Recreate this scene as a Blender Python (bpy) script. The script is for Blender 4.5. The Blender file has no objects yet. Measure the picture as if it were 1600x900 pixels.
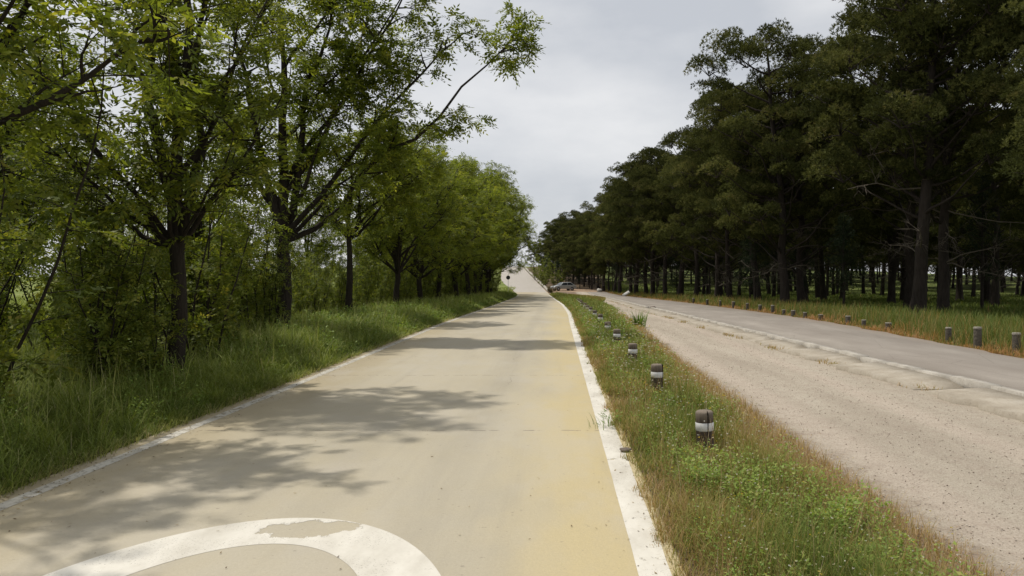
import bpy, math, random
import numpy as np
from mathutils import Vector, Matrix, Euler

SC = bpy.context.scene
COL = SC.collection
rad = math.radians

# ------------------------------------------------------------------ camera
cam = bpy.data.objects.new('camera', bpy.data.cameras.new('camera'))
COL.objects.link(cam)
cam.location = (0, 0, 1.6)
cam.rotation_euler = (rad(90), 0, 0)
cam.data.sensor_width = 36
cam.data.lens = 36 * 1250 / 1600
cam.data.shift_x = -70 / 1600
cam.data.shift_y = -18 / 1600
cam.data.clip_end = 6000
cam.data.clip_start = 0.05
SC.camera = cam

# ------------------------------------------------------------------ light
EL, AZ = 67, -60                     # sun elevation; azimuth from +Y, negative = left
sunv = Vector((math.sin(rad(AZ)) * math.cos(rad(EL)), math.cos(rad(AZ)) * math.cos(rad(EL)), math.sin(rad(EL))))
W = bpy.data.worlds.new('World'); SC.world = W; W.use_nodes = True
nt = W.node_tree; nt.nodes.clear()
out = nt.nodes.new('ShaderNodeOutputWorld'); bg = nt.nodes.new('ShaderNodeBackground')
sky = nt.nodes.new('ShaderNodeTexSky'); sky.sky_type = 'NISHITA'; sky.sun_disc = False
sky.sun_elevation = rad(EL); sky.sun_rotation = rad(AZ % 360)
tc = nt.nodes.new('ShaderNodeTexCoord'); mp = nt.nodes.new('ShaderNodeMapping')
mp.inputs['Scale'].default_value = (1.0, 1.0, 2.4)
ns = nt.nodes.new('ShaderNodeTexNoise'); ns.inputs['Scale'].default_value = 3.0; ns.inputs['Detail'].default_value = 7; ns.inputs['Roughness'].default_value = .52
cr = nt.nodes.new('ShaderNodeValToRGB')
cr.color_ramp.elements[0].position = .36; cr.color_ramp.elements[0].color = (5.2, 5.4, 5.75, 1)
cr.color_ramp.elements[1].position = .64; cr.color_ramp.elements[1].color = (7.5, 7.5, 7.55, 1)
mx = nt.nodes.new('ShaderNodeMixRGB'); mx.inputs[0].default_value = .92
L = nt.links.new
L(tc.outputs['Generated'], mp.inputs[0]); L(mp.outputs[0], ns.inputs['Vector']); L(ns.outputs['Fac'], cr.inputs[0])
L(sky.outputs[0], mx.inputs[1]); L(cr.outputs[0], mx.inputs[2]); L(mx.outputs[0], bg.inputs[0])
bg.inputs[1].default_value = .10
L(bg.outputs[0], out.inputs[0])
sl = bpy.data.lights.new('sun', 'SUN'); sl.energy = 3.0; sl.angle = rad(1.2); sl.color = (1, .955, .88)
so = bpy.data.objects.new('sun', sl); COL.objects.link(so)
so.rotation_euler = (-sunv).to_track_quat('-Z', 'Y').to_euler()
SC.view_settings.view_transform = 'Standard'
SC.view_settings.look = 'None'
SC.view_settings.exposure = 0.16
SC.view_settings.gamma = 1

# ------------------------------------------------------------------ helpers
def tag(o, label=None, cat=None, group=None, kind=None):
    if label: o['label'] = label
    if cat: o['category'] = cat
    if group: o['group'] = group
    if kind: o['kind'] = kind
    return o

def empty(name, loc=(0, 0, 0), rz=0):
    o = bpy.data.objects.new(name, None); COL.objects.link(o)
    o.location = loc; o.rotation_euler = (0, 0, rz); o.empty_display_size = .3
    return o

def copy_tree(o, parent=None):
    c = o.copy(); COL.objects.link(c)
    if parent: c.parent = parent
    for ch in list(o.children): copy_tree(ch, c)
    return c

def mk(name, V, F, mat, parent=None, rnd=None, smooth=False, mi=None):
    """V (n,3); F list of int arrays (m,4) or (m,3)"""
    if not isinstance(F, (list, tuple)): F = [F]
    F = [np.asarray(f, dtype=np.int32) for f in F if len(f)]
    me = bpy.data.meshes.new(name)
    V = np.ascontiguousarray(V, dtype=np.float32)
    me.vertices.add(len(V)); me.vertices.foreach_set('co', V.ravel())
    tot = np.concatenate([np.full(len(f), f.shape[1], dtype=np.int32) for f in F])
    idx = np.concatenate([f.ravel() for f in F]).astype(np.int32)
    st = np.concatenate([[0], np.cumsum(tot)[:-1]]).astype(np.int32)
    me.loops.add(len(idx)); me.loops.foreach_set('vertex_index', idx)
    me.polygons.add(len(tot)); me.polygons.foreach_set('loop_start', st)
    try: me.polygons.foreach_set('loop_total', tot)
    except Exception: pass
    if smooth: me.polygons.foreach_set('use_smooth', np.ones(len(tot), dtype=bool))
    for m in (mat if isinstance(mat, (list, tuple)) else [mat]): me.materials.append(m)
    if mi is not None: me.polygons.foreach_set('material_index', np.asarray(mi, dtype=np.int32))
    if rnd is not None:
        a = me.attributes.new('rnd', 'FLOAT', 'FACE'); a.data.foreach_set('value', np.asarray(rnd, dtype=np.float32))
    me.update(calc_edges=True); me.validate()
    o = bpy.data.objects.new(name, me); COL.objects.link(o)
    if parent: o.parent = parent
    return o

class MB:
    def __init__(s): s.V = []; s.F4 = []; s.F3 = []; s.n = 0; s.r4 = []; s.r3 = []
    def add(s, V, F4=None, F3=None, r4=None, r3=None):
        V = np.asarray(V, dtype=np.float64).reshape(-1, 3)
        if F4 is not None and len(F4):
            F4 = np.asarray(F4); s.F4.append(F4 + s.n); s.r4.append(np.broadcast_to(.5 if r4 is None else r4, (len(F4),)))
        if F3 is not None and len(F3):
            F3 = np.asarray(F3); s.F3.append(F3 + s.n); s.r3.append(np.broadcast_to(.5 if r3 is None else r3, (len(F3),)))
        s.V.append(V); s.n += len(V)
    def build(s, name, mat, parent=None, smooth=False):
        V = np.concatenate(s.V); F = []; r = []
        if s.F4: F.append(np.concatenate(s.F4)); r.append(np.concatenate(s.r4))
        if s.F3: F.append(np.concatenate(s.F3)); r.append(np.concatenate(s.r3))
        return mk(name, V, F, mat, parent, np.concatenate(r), smooth)
    def box(s, c, d, rz=0, tilt=(0, 0), jit=0, rng=None, r=None):
        q = np.array([[x, y, z] for z in (-.5, .5) for y in (-.5, .5) for x in (-.5, .5)], float) * d
        if jit: q += rng.normal(0, jit, q.shape)
        R = np.array(Euler((tilt[0], tilt[1], rz)).to_matrix())
        s.add(q @ R.T + np.array(c), [[0, 2, 3, 1], [4, 5, 7, 6], [0, 1, 5, 4], [2, 6, 7, 3], [0, 4, 6, 2], [1, 3, 7, 5]], r4=r)
    def tube(s, P, R, n=6, cap=True, r=None):
        P = np.asarray(P, float); R = np.asarray(R, float); m = len(P)
        T = np.gradient(P, axis=0); T /= np.linalg.norm(T, axis=1, keepdims=True) + 1e-9
        up = np.array([0, 0, 1.0]) if abs(T[0, 2]) < .8 else np.array([1.0, 0, 0])
        A = np.cross(T, up); A /= np.linalg.norm(A, axis=1, keepdims=True) + 1e-9
        B = np.cross(T, A)
        th = np.linspace(0, 2 * math.pi, n, endpoint=False)
        V = P[:, None] + R[:, None, None] * (A[:, None] * np.cos(th)[None, :, None] + B[:, None] * np.sin(th)[None, :, None])
        i = np.arange(m - 1)[:, None] * n; j = np.arange(n)[None]; j2 = (j + 1) % n
        F = np.stack([i + j, i + j2, i + n + j2, i + n + j], -1).reshape(-1, 4)
        V = V.reshape(-1, 3)
        if cap:
            V = np.concatenate([V, P[-1:]]); k = len(V) - 1; b = (m - 1) * n
            s.add(V, F, [[b + a, b + (a + 1) % n, k] for a in range(n)], r4=r, r3=r)
        else: s.add(V, F, r4=r)
    def lathe(s, prof, n=16, c=(0, 0, 0), r=None):
        P = np.array([[0, 0, z] for _, z in prof], float); R = np.array([q for q, _ in prof], float)
        th = np.linspace(0, 2 * math.pi, n, endpoint=False)
        V = np.stack([np.outer(R, np.cos(th)), np.outer(R, np.sin(th)), np.outer(P[:, 2], np.ones(n))], -1).reshape(-1, 3) + np.array(c)
        m = len(prof)
        i = np.arange(m - 1)[:, None] * n; j = np.arange(n)[None]; j2 = (j + 1) % n
        s.add(V, np.stack([i + j, i + j2, i + n + j2, i + n + j], -1).reshape(-1, 4), r4=r)

def unit(a): return a / (np.linalg.norm(a, axis=-1, keepdims=True) + 1e-9)

def leaves(P, D, S, Ln, Wd, fold=.15):
    """rhomb leaves. P base, D dir, S side (all n,3) -> V(4n,3),F(n,4)"""
    n = len(P); Ln = np.broadcast_to(Ln, (n,))[:, None]; Wd = np.broadcast_to(Wd, (n,))[:, None]
    Nn = np.cross(D, S)
    a = P; b = P + D * Ln * .45 + S * Wd * .5 + Nn * Wd * fold; c = P + D * Ln; d = P + D * Ln * .45 - S * Wd * .5 + Nn * Wd * fold
    V = np.stack([a, b, c, d], 1).reshape(-1, 3)
    return V, np.arange(4 * n).reshape(n, 4)

def blades(P, H, Wd, ang, lean, curl, seg=3):
    """grass blades. P (n,3), H,Wd,ang,lean,curl (n)"""
    n = len(P); t = np.linspace(0, 1, seg + 1)
    dx = np.cos(ang); dy = np.sin(ang)
    side = np.stack([-dy, dx, np.zeros(n)], -1)
    V = np.zeros((n, seg + 1, 2, 3))
    for k, tt in enumerate(t):
        off = lean * tt + curl * tt ** 2.2
        z = np.sqrt(np.clip(1 - np.clip(off, 0, .93) ** 2, .02, 1)) * tt
        c = P + np.stack([dx * off * H, dy * off * H, z * H], -1)
        w = (Wd * (1 - tt ** 1.6) * .5 + .0004)[:, None]
        V[:, k, 0] = c - side * w; V[:, k, 1] = c + side * w
    b = np.arange(n)[:, None] * (2 * (seg + 1)) + (np.arange(seg) * 2)[None]
    F = np.stack([b, b + 1, b + 3, b + 2], -1).reshape(-1, 4)
    return V.reshape(-1, 3), F

# ------------------------------------------------------------------ materials
class G:
    def __init__(s, name):
        s.m = bpy.data.materials.new(name); s.m.use_nodes = True; s.t = s.m.node_tree; s.t.nodes.clear()
        s.o = s.t.nodes.new('ShaderNodeOutputMaterial')
    def n(s, ty, **k):
        q = s.t.nodes.new(ty)
        for a, v in k.items(): setattr(q, a, v)
        return q
    def put(s, sock, v):
        if isinstance(v, bpy.types.NodeSocket): s.t.links.new(v, sock)
        elif isinstance(v, (tuple, list)) and len(v) == 3 and sock.type == 'RGBA': sock.default_value = (*v, 1)
        else: sock.default_value = v
    def math(s, op, a, b=0.0, clamp=False):
        q = s.n('ShaderNodeMath', operation=op, use_clamp=clamp); s.put(q.inputs[0], a); s.put(q.inputs[1], b); return q.outputs[0]
    def pos(s): return s.n('ShaderNodeNewGeometry').outputs['Position']
    def xyz(s, v):
        q = s.n('ShaderNodeSeparateXYZ'); s.put(q.inputs[0], v); return q.outputs
    def mapv(s, v, sc, loc=(0, 0, 0)):
        q = s.n('ShaderNodeMapping'); s.put(q.inputs[0], v); q.inputs['Scale'].default_value = sc; q.inputs['Location'].default_value = loc; return q.outputs[0]
    def noise(s, v, sc, det=4, ro=.55, dist=0):
        q = s.n('ShaderNodeTexNoise'); s.put(q.inputs['Vector'], v); q.inputs['Scale'].default_value = sc
        q.inputs['Detail'].default_value = det; q.inputs['Roughness'].default_value = ro; q.inputs['Distortion'].default_value = dist; return q.outputs['Fac']
    def vor(s, v, sc, feat='F1'):
        q = s.n('ShaderNodeTexVoronoi', feature=feat); s.put(q.inputs['Vector'], v); q.inputs['Scale'].default_value = sc; return q.outputs
    def mr(s, v, a, b, c=0.0, d=1.0, sm=True):
        q = s.n('ShaderNodeMapRange'); q.interpolation_type = 'SMOOTHSTEP' if sm else 'LINEAR'
        s.put(q.inputs[0], v); q.inputs[1].default_value = a; q.inputs[2].default_value = b; q.inputs[3].default_value = c; q.inputs[4].default_value = d; return q.outputs[0]
    def ramp(s, f, stops):
        q = s.n('ShaderNodeValToRGB'); s.put(q.inputs[0], f); e = q.color_ramp.elements
        while len(e) < len(stops): e.new(.5)
        for k, (p, c) in enumerate(stops): e[k].position = p; e[k].color = (*c, 1)
        return q.outputs[0]
    def mix(s, f, a, b, mode='MIX'):
        q = s.n('ShaderNodeMixRGB', blend_type=mode); s.put(q.inputs[0], f); s.put(q.inputs[1], a); s.put(q.inputs[2], b); return q.outputs[0]
    def attr(s, nm): return s.n('ShaderNodeAttribute', attribute_name=nm).outputs['Fac']
    def orand(s): return s.n('ShaderNodeObjectInfo').outputs['Random']
    def bump(s, h, st, dist=.02):
        q = s.n('ShaderNodeBump'); s.put(q.inputs['Height'], h); q.inputs['Strength'].default_value = st; q.inputs['Distance'].default_value = dist; return q.outputs[0]
    def bsdf(s, col, rough=.8, spec=.3, nrm=None, metal=0.0):
        q = s.n('ShaderNodeBsdfPrincipled'); s.put(q.inputs['Base Color'], col); s.put(q.inputs['Roughness'], rough)
        q.inputs['Specular IOR Level'].default_value = spec; q.inputs['Metallic'].default_value = metal
        if nrm: s.put(q.inputs['Normal'], nrm)
        return q.outputs[0]
    def end(s, sh): s.t.links.new(sh, s.o.inputs[0]); return s.m
    def mixs(s, f, a, b):
        q = s.n('ShaderNodeMixShader'); s.put(q.inputs[0], f); s.put(q.inputs[1], a); s.put(q.inputs[2], b); return q.outputs[0]

def leaf_mat(name, stops, trans=.4, rough=.55, spec=.25, tcol=(1.25, 1.2, .6), vary=.25):
    g = G(name); c = g.ramp(g.attr('rnd'), stops)
    v = g.math('MULTIPLY_ADD', g.orand(), vary); 
    q = g.n('ShaderNodeMath', operation='MULTIPLY_ADD'); g.put(q.inputs[0], g.orand()); q.inputs[1].default_value = vary; q.inputs[2].default_value = 1 - vary / 2
    hs = g.n('ShaderNodeHueSaturation'); g.put(hs.inputs['Color'], c); g.put(hs.inputs['Value'], q.outputs[0]); c = hs.outputs[0]
    a = g.bsdf(c, rough, spec)
    t = g.n('ShaderNodeBsdfTranslucent'); g.put(t.inputs[0], g.mix(1.0, c, tcol, 'MULTIPLY'))
    return g.end(g.mixs(trans, a, t.outputs[0]))

def simple(name, col, rough=.7, spec=.3, var=.15, sc=8, metal=0.0, bump=0.0):
    g = G(name); tcn = g.n('ShaderNodeTexCoord').outputs['Object']; f = g.noise(tcn, sc, 5)
    lo = tuple(x * (1 - var) for x in col); hi = tuple(min(1, x * (1 + var)) for x in col)
    return g.end(g.bsdf(g.ramp(f, [(.3, lo), (.7, hi)]), rough, spec, g.bump(f, bump) if bump else None, metal))

M = {}
M['leaf'] = leaf_mat('broad_leaves', [(0, (.075, .105, .016)), (.45, (.145, .185, .026)), (.8, (.23, .265, .036)), (1, (.33, .31, .05))], .55, vary=.4)
M['leaf_shrub'] = leaf_mat('shrub_leaves', [(0, (.07, .10, .015)), (.5, (.14, .18, .028)), (.85, (.22, .24, .04)), (1, (.30, .27, .05))], .5)
M['needle'] = leaf_mat('pine_needles', [(0, (.034, .040, .015)), (.45, (.074, .082, .027)), (.8, (.14, .145, .048)), (1, (.19, .165, .07))], .25, .9, .04, (1.1, 1.1, .6), .4)
M['cyp'] = leaf_mat('cypress_foliage', [(0, (.012, .02, .009)), (.6, (.022, .036, .014)), (1, (.05, .06, .024))], .1, .7, .15, (1.1, 1.1, .7))
M['dry'] = leaf_mat('dead_twigs', [(0, (.09, .065, .045)), (1, (.20, .155, .11))], .1, .8, .1, (1, .9, .8))
M['grass_verge'] = leaf_mat('verge_grass', [(0, (.06, .09, .016)), (.4, (.15, .195, .034)), (.8, (.27, .31, .075)), (.93, (.31, .32, .12)), (1, (.34, .30, .17))], .35, .6, .2, (1.2, 1.2, .6), 0)
M['grass_med'] = leaf_mat('median_grass', [(0, (.09, .13, .025)), (.25, (.16, .20, .04)), (.5, (.26, .25, .07)), (.7, (.35, .26, .10)), (.88, (.38, .24, .12)), (1, (.50, .41, .27))], .3, .7, .15, (1.15, 1.1, .7), 0)
M['grass_wood'] = leaf_mat('wood_grass', [(0, (.06, .09, .02)), (.4, (.11, .15, .035)), (.75, (.18, .20, .06)), (.88, (.34, .22, .09)), (1, (.44, .25, .12))], .35, .7, .15, (1.15, 1.15, .6), 0)
M['weed'] = leaf_mat('weed_leaves', [(0, (.07, .13, .025)), (.5, (.14, .22, .035)), (.9, (.24, .32, .06)), (1, (.40, .40, .12))], .35, .55, .25, (1.2, 1.2, .6), 0)
M['rust'] = leaf_mat('rusty_leaves', [(0, (.09, .06, .028)), (.6, (.16, .12, .05)), (1, (.17, .18, .06))], .3)
M['litter'] = leaf_mat('dry_litter', [(0, (.07, .045, .025)), (.5, (.17, .12, .06)), (1, (.33, .25, .13))], .1, .9, .1, (1, 1, 1), 0)
M['flower'] = leaf_mat('flower_heads', [(0, (.55, .47, .30)), (.5, (.60, .57, .42)), (.8, (.68, .66, .58)), (.86, (.62, .50, .06)), (1, (.62, .46, .05))], .3, .8, .1, (1, 1, 1), 0)

def bark(name, a, b, sc=6):
    g = G(name); p = g.n('ShaderNodeTexCoord').outputs['Object']
    f = g.noise(g.mapv(p, (1, 1, .22)), sc * 3, 5, .65); f2 = g.noise(p, sc * .4, 3)
    c = g.ramp(f, [(.32, a), (.68, b)]); c = g.mix(g.math('MULTIPLY', f2, .5), c, tuple(x * 1.5 for x in b)); c = g.mix(g.mr(g.attr('rnd'), .8, .95), c, (.13, .11, .085))
    return g.end(g.bsdf(c, .9, .15, g.bump(f, .9, .04)))
M['bark'] = bark('dark_bark', (.010, .008, .006), (.034, .028, .021))
M['pbark'] = bark('pine_bark', (.012, .010, .008), (.045, .036, .030), 4)

def road_mat():
    g = G('concrete_road'); p = g.pos(); x, y, z = g.xyz(p)
    big = g.noise(g.mapv(p, (1, .35, 1)), .55, 4, .6); fine = g.noise(p, 60, 4, .7); mid = g.noise(g.mapv(p, (1, .5, 1)), 3.2, 5, .6)
    base = g.ramp(big, [(.3, (.355, .316, .236)), (.5, (.41, .365, .275)), (.72, (.445, .40, .31))])
    base = g.mix(g.mr(mid, .35, .75, 0, .35), base, (.43, .37, .25))
    # yellow paint tint at the right edge, worn
    xx = g.math('ADD', x, g.math('MULTIPLY', g.math('SUBTRACT', big, .5), 1.6))
    yl = g.math('MULTIPLY', g.mr(xx, -.75, .35), g.mr(mid, .25, .6, .75, 1.0))
    far = g.mr(y, 30, 60, 1.0, .55)
    base = g.mix(g.math('MULTIPLY', g.math('MULTIPLY', yl, far), .85), base, (.48, .39, .205))
    # ochre film over the left half
    xl = g.mr(g.math('ADD', x, g.math('MULTIPLY', mid, .9)), -3.4, -2.1, 1.0, 0.0)
    base = g.mix(g.math('MULTIPLY', xl, .6), base, (.34, .27, .15))
    pale = g.mr(g.noise(g.mapv(p, (.8, .5, 1)), 1.1, 3, .5), .55, .75, 0, .35)
    base = g.mix(pale, base, (.42, .385, .335))
    # tyre-dark lanes and stains
    st = g.mr(g.noise(g.mapv(p, (2.2, .08, 1)), 1.3, 4, .6), .5, .8, 0, .22)
    base = g.mix(st, base, (.22, .20, .165))
    sp = g.mr(g.noise(p, 22, 2, .5), .70, .78, 0, .5); base = g.mix(sp, base, (.17, .15, .12))
    # slab joints (4.6 m) broken by noise
    wob = g.math('MULTIPLY', g.math('SUBTRACT', g.noise(p, 2.0, 4), .5), .10)
    yy = g.math('ADD', g.math('ADD', y, wob), -8.25 + 46)
    fr = g.math('ABSOLUTE', g.math('SUBTRACT', g.math('FRACT', g.math('ADD', g.math('DIVIDE', yy, 4.6), .5)), .5))
    j = g.math('MULTIPLY', g.mr(fr, .0015, .0042, 1, 0), g.mr(g.noise(g.mapv(p, (1, .2, 1)), 5.0, 4, .7), .44, .56))
    cx = g.math('ABSOLUTE', g.math('SUBTRACT', g.math('ADD', x, g.math('MULTIPLY', g.math('SUBTRACT', g.noise(p, 1.2, 5), .5), .7)), -.75))
    cr_ = g.math('MULTIPLY', g.mr(cx, .002, .009, .8, 0), g.mr(g.noise(p, .3, 2), .54, .62))
    base = g.mix(g.math('MULTIPLY', g.math('MAXIMUM', j, cr_), .7), base, (.09, .075, .06))
    base = g.mix(g.math('MULTIPLY', g.math('SUBTRACT', fine, .3), .45), base, (.18, .16, .125))
    gr = g.vor(p, 130)[0]; base = g.mix(g.mr(gr, .05, .28, .30, 0), base, (.52, .48, .40))
    blot = g.mr(g.noise(g.mapv(p, (1, .45, 1), (7, 3, 0)), .8, 5, .65), .50, .64, 0, .2); base = g.mix(blot, base, (.44, .41, .36))
    ty = g.math('MULTIPLY', g.mr(g.math('ABSOLUTE', g.math('SUBTRACT', g.math('ADD', x, g.math('MULTIPLY', g.noise(g.mapv(p, (1, .1, 1)), .6, 3), .8)), -.45)), .05, .28, .35, 0), g.noise(g.mapv(p, (3, .3, 1)), 4, 4, .7)); base = g.mix(ty, base, (.23, .21, .17))
    h = g.math('SUBTRACT', g.math('ADD', fine, g.math('MULTIPLY', mid, .6)), g.math('MULTIPLY', j, 2))
    return g.end(g.bsdf(base, .86, .25, g.bump(h, .35, .012)))
M['road'] = road_mat()

def paint_mat(name, wear_lo, wear_hi, hole=None, dirt=.35, dim=1.0):
    g = G(name); p = g.pos(); x, y, z = g.xyz(p)
    f = g.noise(p, 9, 6, .7); d = g.noise(g.mapv(p, (1, .4, 1)), 2.5, 5, .65)
    c = g.ramp(d, [(.3, (.46, .44, .40)), (.55, (.60, .585, .55)), (.75, (.68, .67, .64))])
    c = g.mix(g.mr(g.noise(p, 40, 3, .7), .55, .75, 0, dirt), c, (.36, .32, .26))
    c = g.mix(1.0, c, (dim, dim * .97, dim * .9), 'MULTIPLY')
    a = g.mr(f, wear_lo, wear_hi, 0, 1)
    if hole:
        for (hx, hy, sx, sy) in hole:
            u = g.math('DIVIDE', g.math('SUBTRACT', x, hx), sx); v = g.math('DIVIDE', g.math('SUBTRACT', y, hy), sy)
            r = g.math('ADD', g.math('MULTIPLY', u, u), g.math('MULTIPLY', v, v))
            r = g.math('ADD', r, g.math('MULTIPLY', g.math('SUBTRACT', g.noise(g.mapv(p, (1, .8, 1)), 9, 6, .75), .5), 3.4))
            a = g.math('MULTIPLY', a, g.mr(r, .93, 1.0))
    a = g.math('MULTIPLY', a, g.math('MAXIMUM', g.mr(g.noise(p, 75, 3, .7), .33, .40), g.mr(g.noise(p, 3.1, 3), .56, .46, 0, 1)))
    sh = g.bsdf(c, .75, .2, g.bump(f, .25, .01))
    tr = g.n('ShaderNodeBsdfTransparent').outputs[0]
    return g.end(g.mixs(a, tr, sh))
M['line_r'] = paint_mat('white_line_paint', .30, .37)
M['line_l'] = paint_mat('faded_line_paint', .29, .52, dirt=.75, dim=.84)
M['ring'] = paint_mat('ring_paint', .24, .30, hole=[(-1.60, 5.02, .25, .17), (-1.42, 5.08, .2, .10)], dirt=.2)

def track_mat():
    g = G('dirt_track'); p = g.pos(); x, y, z = g.xyz(p)
    big = g.noise(g.mapv(p, (1, .12, 1)), 1.3, 5, .6); fine = g.noise(p, 45, 5, .75); st = g.vor(p, 38)[0]
    med = g.noise(p, 5, 5, .65)
    c = g.ramp(big, [(.3, (.315, .27, .21)), (.5, (.395, .345, .272)), (.7, (.455, .402, .322))])
    # packed pale wheel bands
    for cx, w in ((2.75, .32), (4.15, .30)):
        b = g.mr(g.math('ABSOLUTE', g.math('SUBTRACT', g.math('ADD', x, g.math('MULTIPLY', g.math('SUBTRACT', big, .5), .5)), cx)), .05, w, .6, 0)
        c = g.mix(b, c, (.47, .395, .32))
    c = g.mix(g.mr(med, .4, .7, 0, .3), c, (.28, .21, .165))
    c = g.mix(g.mr(st, .0, .32, .45, 0), c, (.50, .44, .37))
    c = g.mix(g.mr(fine, .48, .72, 0, .7), c, (.20, .16, .125)); f3 = g.noise(p, 90, 2, .6); c = g.mix(g.mr(f3, .52, .68, 0, .45), c, (.56, .50, .42)); c = g.mix(g.mr(f3, .46, .34, 0, .5), c, (.17, .135, .105))
    tl = g.mr(y, 15, 50, 0, .8, False)
    e = g.mr(g.math('SUBTRACT', g.math('ADD', x, g.math('MULTIPLY', g.noise(p, 4, 5, .75), 1.0)), tl), 2.55, 3.15, .85, 0)
    c = g.mix(e, c, g.ramp(g.noise(p, 30, 4, .75), [(.35, (.07, .045, .03)), (.5, (.17, .115, .075)), (.7, (.30, .22, .155))]))
    h = g.math('ADD', fine, g.math('MULTIPLY', med, 1.2))
    return g.end(g.bsdf(c, .95, .1, g.bump(h, .8, .02)))
M['track'] = track_mat()

def asphalt_mat():
    g = G('old_asphalt'); p = g.pos(); x, y, z = g.xyz(p)
    big = g.noise(g.mapv(p, (1, .3, 1)), .9, 5, .6); fine = g.noise(p, 70, 3, .7)
    c = g.ramp(big, [(.3, (.22, .192, .162)), (.55, (.27, .24, .205)), (.75, (.33, .295, .252))])
    c = g.mix(g.mr(fine, .45, .8, 0, .5), c, (.13, .11, .10))
    ck = g.vor(g.mapv(p, (.55, .22, 1)), 1.4, 'DISTANCE_TO_EDGE')[0]
    c = g.mix(g.mr(g.math('ADD', ck, g.math('MULTIPLY', g.noise(p, 5, 4), .02)), .004, .020, .38, 0), c, (.07, .055, .045))
    c = g.mix(g.mr(x, 8.2, 9.1, 0, .5), c, (.30, .235, .175))
    return g.end(g.bsdf(c, .9, .2, g.bump(fine, .4, .01)))
M['asphalt'] = asphalt_mat()

def conc(name, cols, sc=3.0):
    g = G(name); p = g.pos(); a = g.noise(p, sc, 6, .65); f = g.noise(p, 35, 4, .7)
    c = g.ramp(a, [(.3, cols[0]), (.52, cols[1]), (.72, cols[2])]); c = g.mix(g.mr(f, .5, .75, 0, .5), c, tuple(q * .5 for q in cols[0]))
    return g.end(g.bsdf(c, .9, .2, g.bump(g.math('ADD', a, f), .5, .015)))
M['gutter'] = conc('gutter_concrete', [(.27, .23, .175), (.36, .315, .25), (.43, .385, .315)])
M['kerb'] = conc('kerb_stone', [(.31, .28, .235), (.42, .385, .33), (.50, .465, .405)])
M['stone'] = conc('pale_stone', [(.36, .33, .28), (.46, .43, .38), (.56, .53, .48)])
M['rock'] = conc('brown_rock', [(.10, .08, .065), (.16, .13, .105), (.22, .19, .16)])
M['pebble'] = leaf_mat('pebbles', [(0, (.22, .17, .135)), (.4, (.33, .27, .215)), (.8, (.42, .355, .29)), (1, (.52, .46, .39))], 0, .9, .1, (1, 1, 1), 0)
M['white'] = simple('white_board', (.66, .65, .6), .6, .3, .08)

def ground_mat():
    g = G('ground_soil'); p = g.pos(); x, y, z = g.xyz(p)
    a = g.noise(p, .35, 5, .6); b = g.noise(p, 6, 5, .7); f = g.noise(p, 40, 3, .7)
    soil = g.ramp(b, [(.3, (.075, .055, .035)), (.55, (.13, .095, .06)), (.75, (.21, .15, .10))])
    field = g.ramp(a, [(.3, (.10, .135, .03)), (.5, (.16, .19, .05)), (.7, (.23, .23, .085))])
    wood = g.ramp(a, [(.3, (.055, .08, .02)), (.5, (.10, .13, .033)), (.72, (.17, .17, .06))])
    wood = g.mix(g.mr(b, .5, .75, 0, .55), wood, (.15, .11, .07))
    field = g.mix(g.mr(b, .5, .8, 0, .4), field, (.08, .10, .03))
    c = g.mix(g.mr(x, 9.3, 11.5), soil, wood)
    c = g.mix(g.mr(x, -9.5, -7.5, 1, 0), c, field)
    red = g.math('MULTIPLY', g.math('MULTIPLY', g.mr(y, 112, 125), g.mr(y, 140, 150, 1, 0)), g.mr(g.math('ABSOLUTE', g.math('SUBTRACT', x, 1)), 5, 8, 1, 0))
    c = g.mix(g.math('MULTIPLY', red, g.mr(a, .3, .6, .5, 1)), c, (.34, .24, .165))
    c = g.mix(g.mr(f, .5, .8, 0, .4), c, (.05, .04, .025))
    return g.end(g.bsdf(c, .95, .1, g.bump(g.math('ADD', b, f), .7, .03)))
M['ground'] = ground_mat()

def wood_mat():
    g = G('weathered_post_wood'); p = g.n('ShaderNodeTexCoord').outputs['Object']
    f = g.noise(g.mapv(p, (1, 1, .08)), 42, 5, .7); r = g.orand()
    c = g.ramp(f, [(.3, (.035, .026, .02)), (.5, (.085, .064, .048)), (.72, (.16, .125, .095))])
    x, y, z = g.xyz(p)
    c = g.mix(g.mr(z, .42, .53, 0, .55), c, (.27, .225, .175))
    return g.end(g.bsdf(c, .85, .2, g.bump(f, .8, .01)))
M['post'] = wood_mat()
M['greypost'] = simple('grey_post_wood', (.10, .088, .07), .9, .1, .4, 25, bump=.5)
M['band'] = simple('reflective_white_band', (.66, .65, .63), .45, .5, .10, 30)
M['split'] = simple('dark_crack', (.012, .010, .008), 1, 0, .1)
M['greycap'] = simple('bleached_post_top', (.24, .22, .18), .9, .1, .3, 25)
M['steel'] = simple('galvanised_steel', (.32, .33, .33), .45, .5, .1, 10, .7)
M['signback'] = simple('sign_back', (.045, .045, .05), .5, .4, .1, 10)
M['carpaint'] = simple('silver_car_paint', (.34, .36, .36), .4, .5, .03, 2, .3)
M['glass'] = simple('car_glass', (.02, .025, .03), .08, .8, .05)
M['tyre'] = simple('tyre_rubber', (.02, .02, .02), .85, .2, .1)
M['lamp'] = simple('headlight_glass', (.6, .6, .58), .15, .8, .02)

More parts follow.
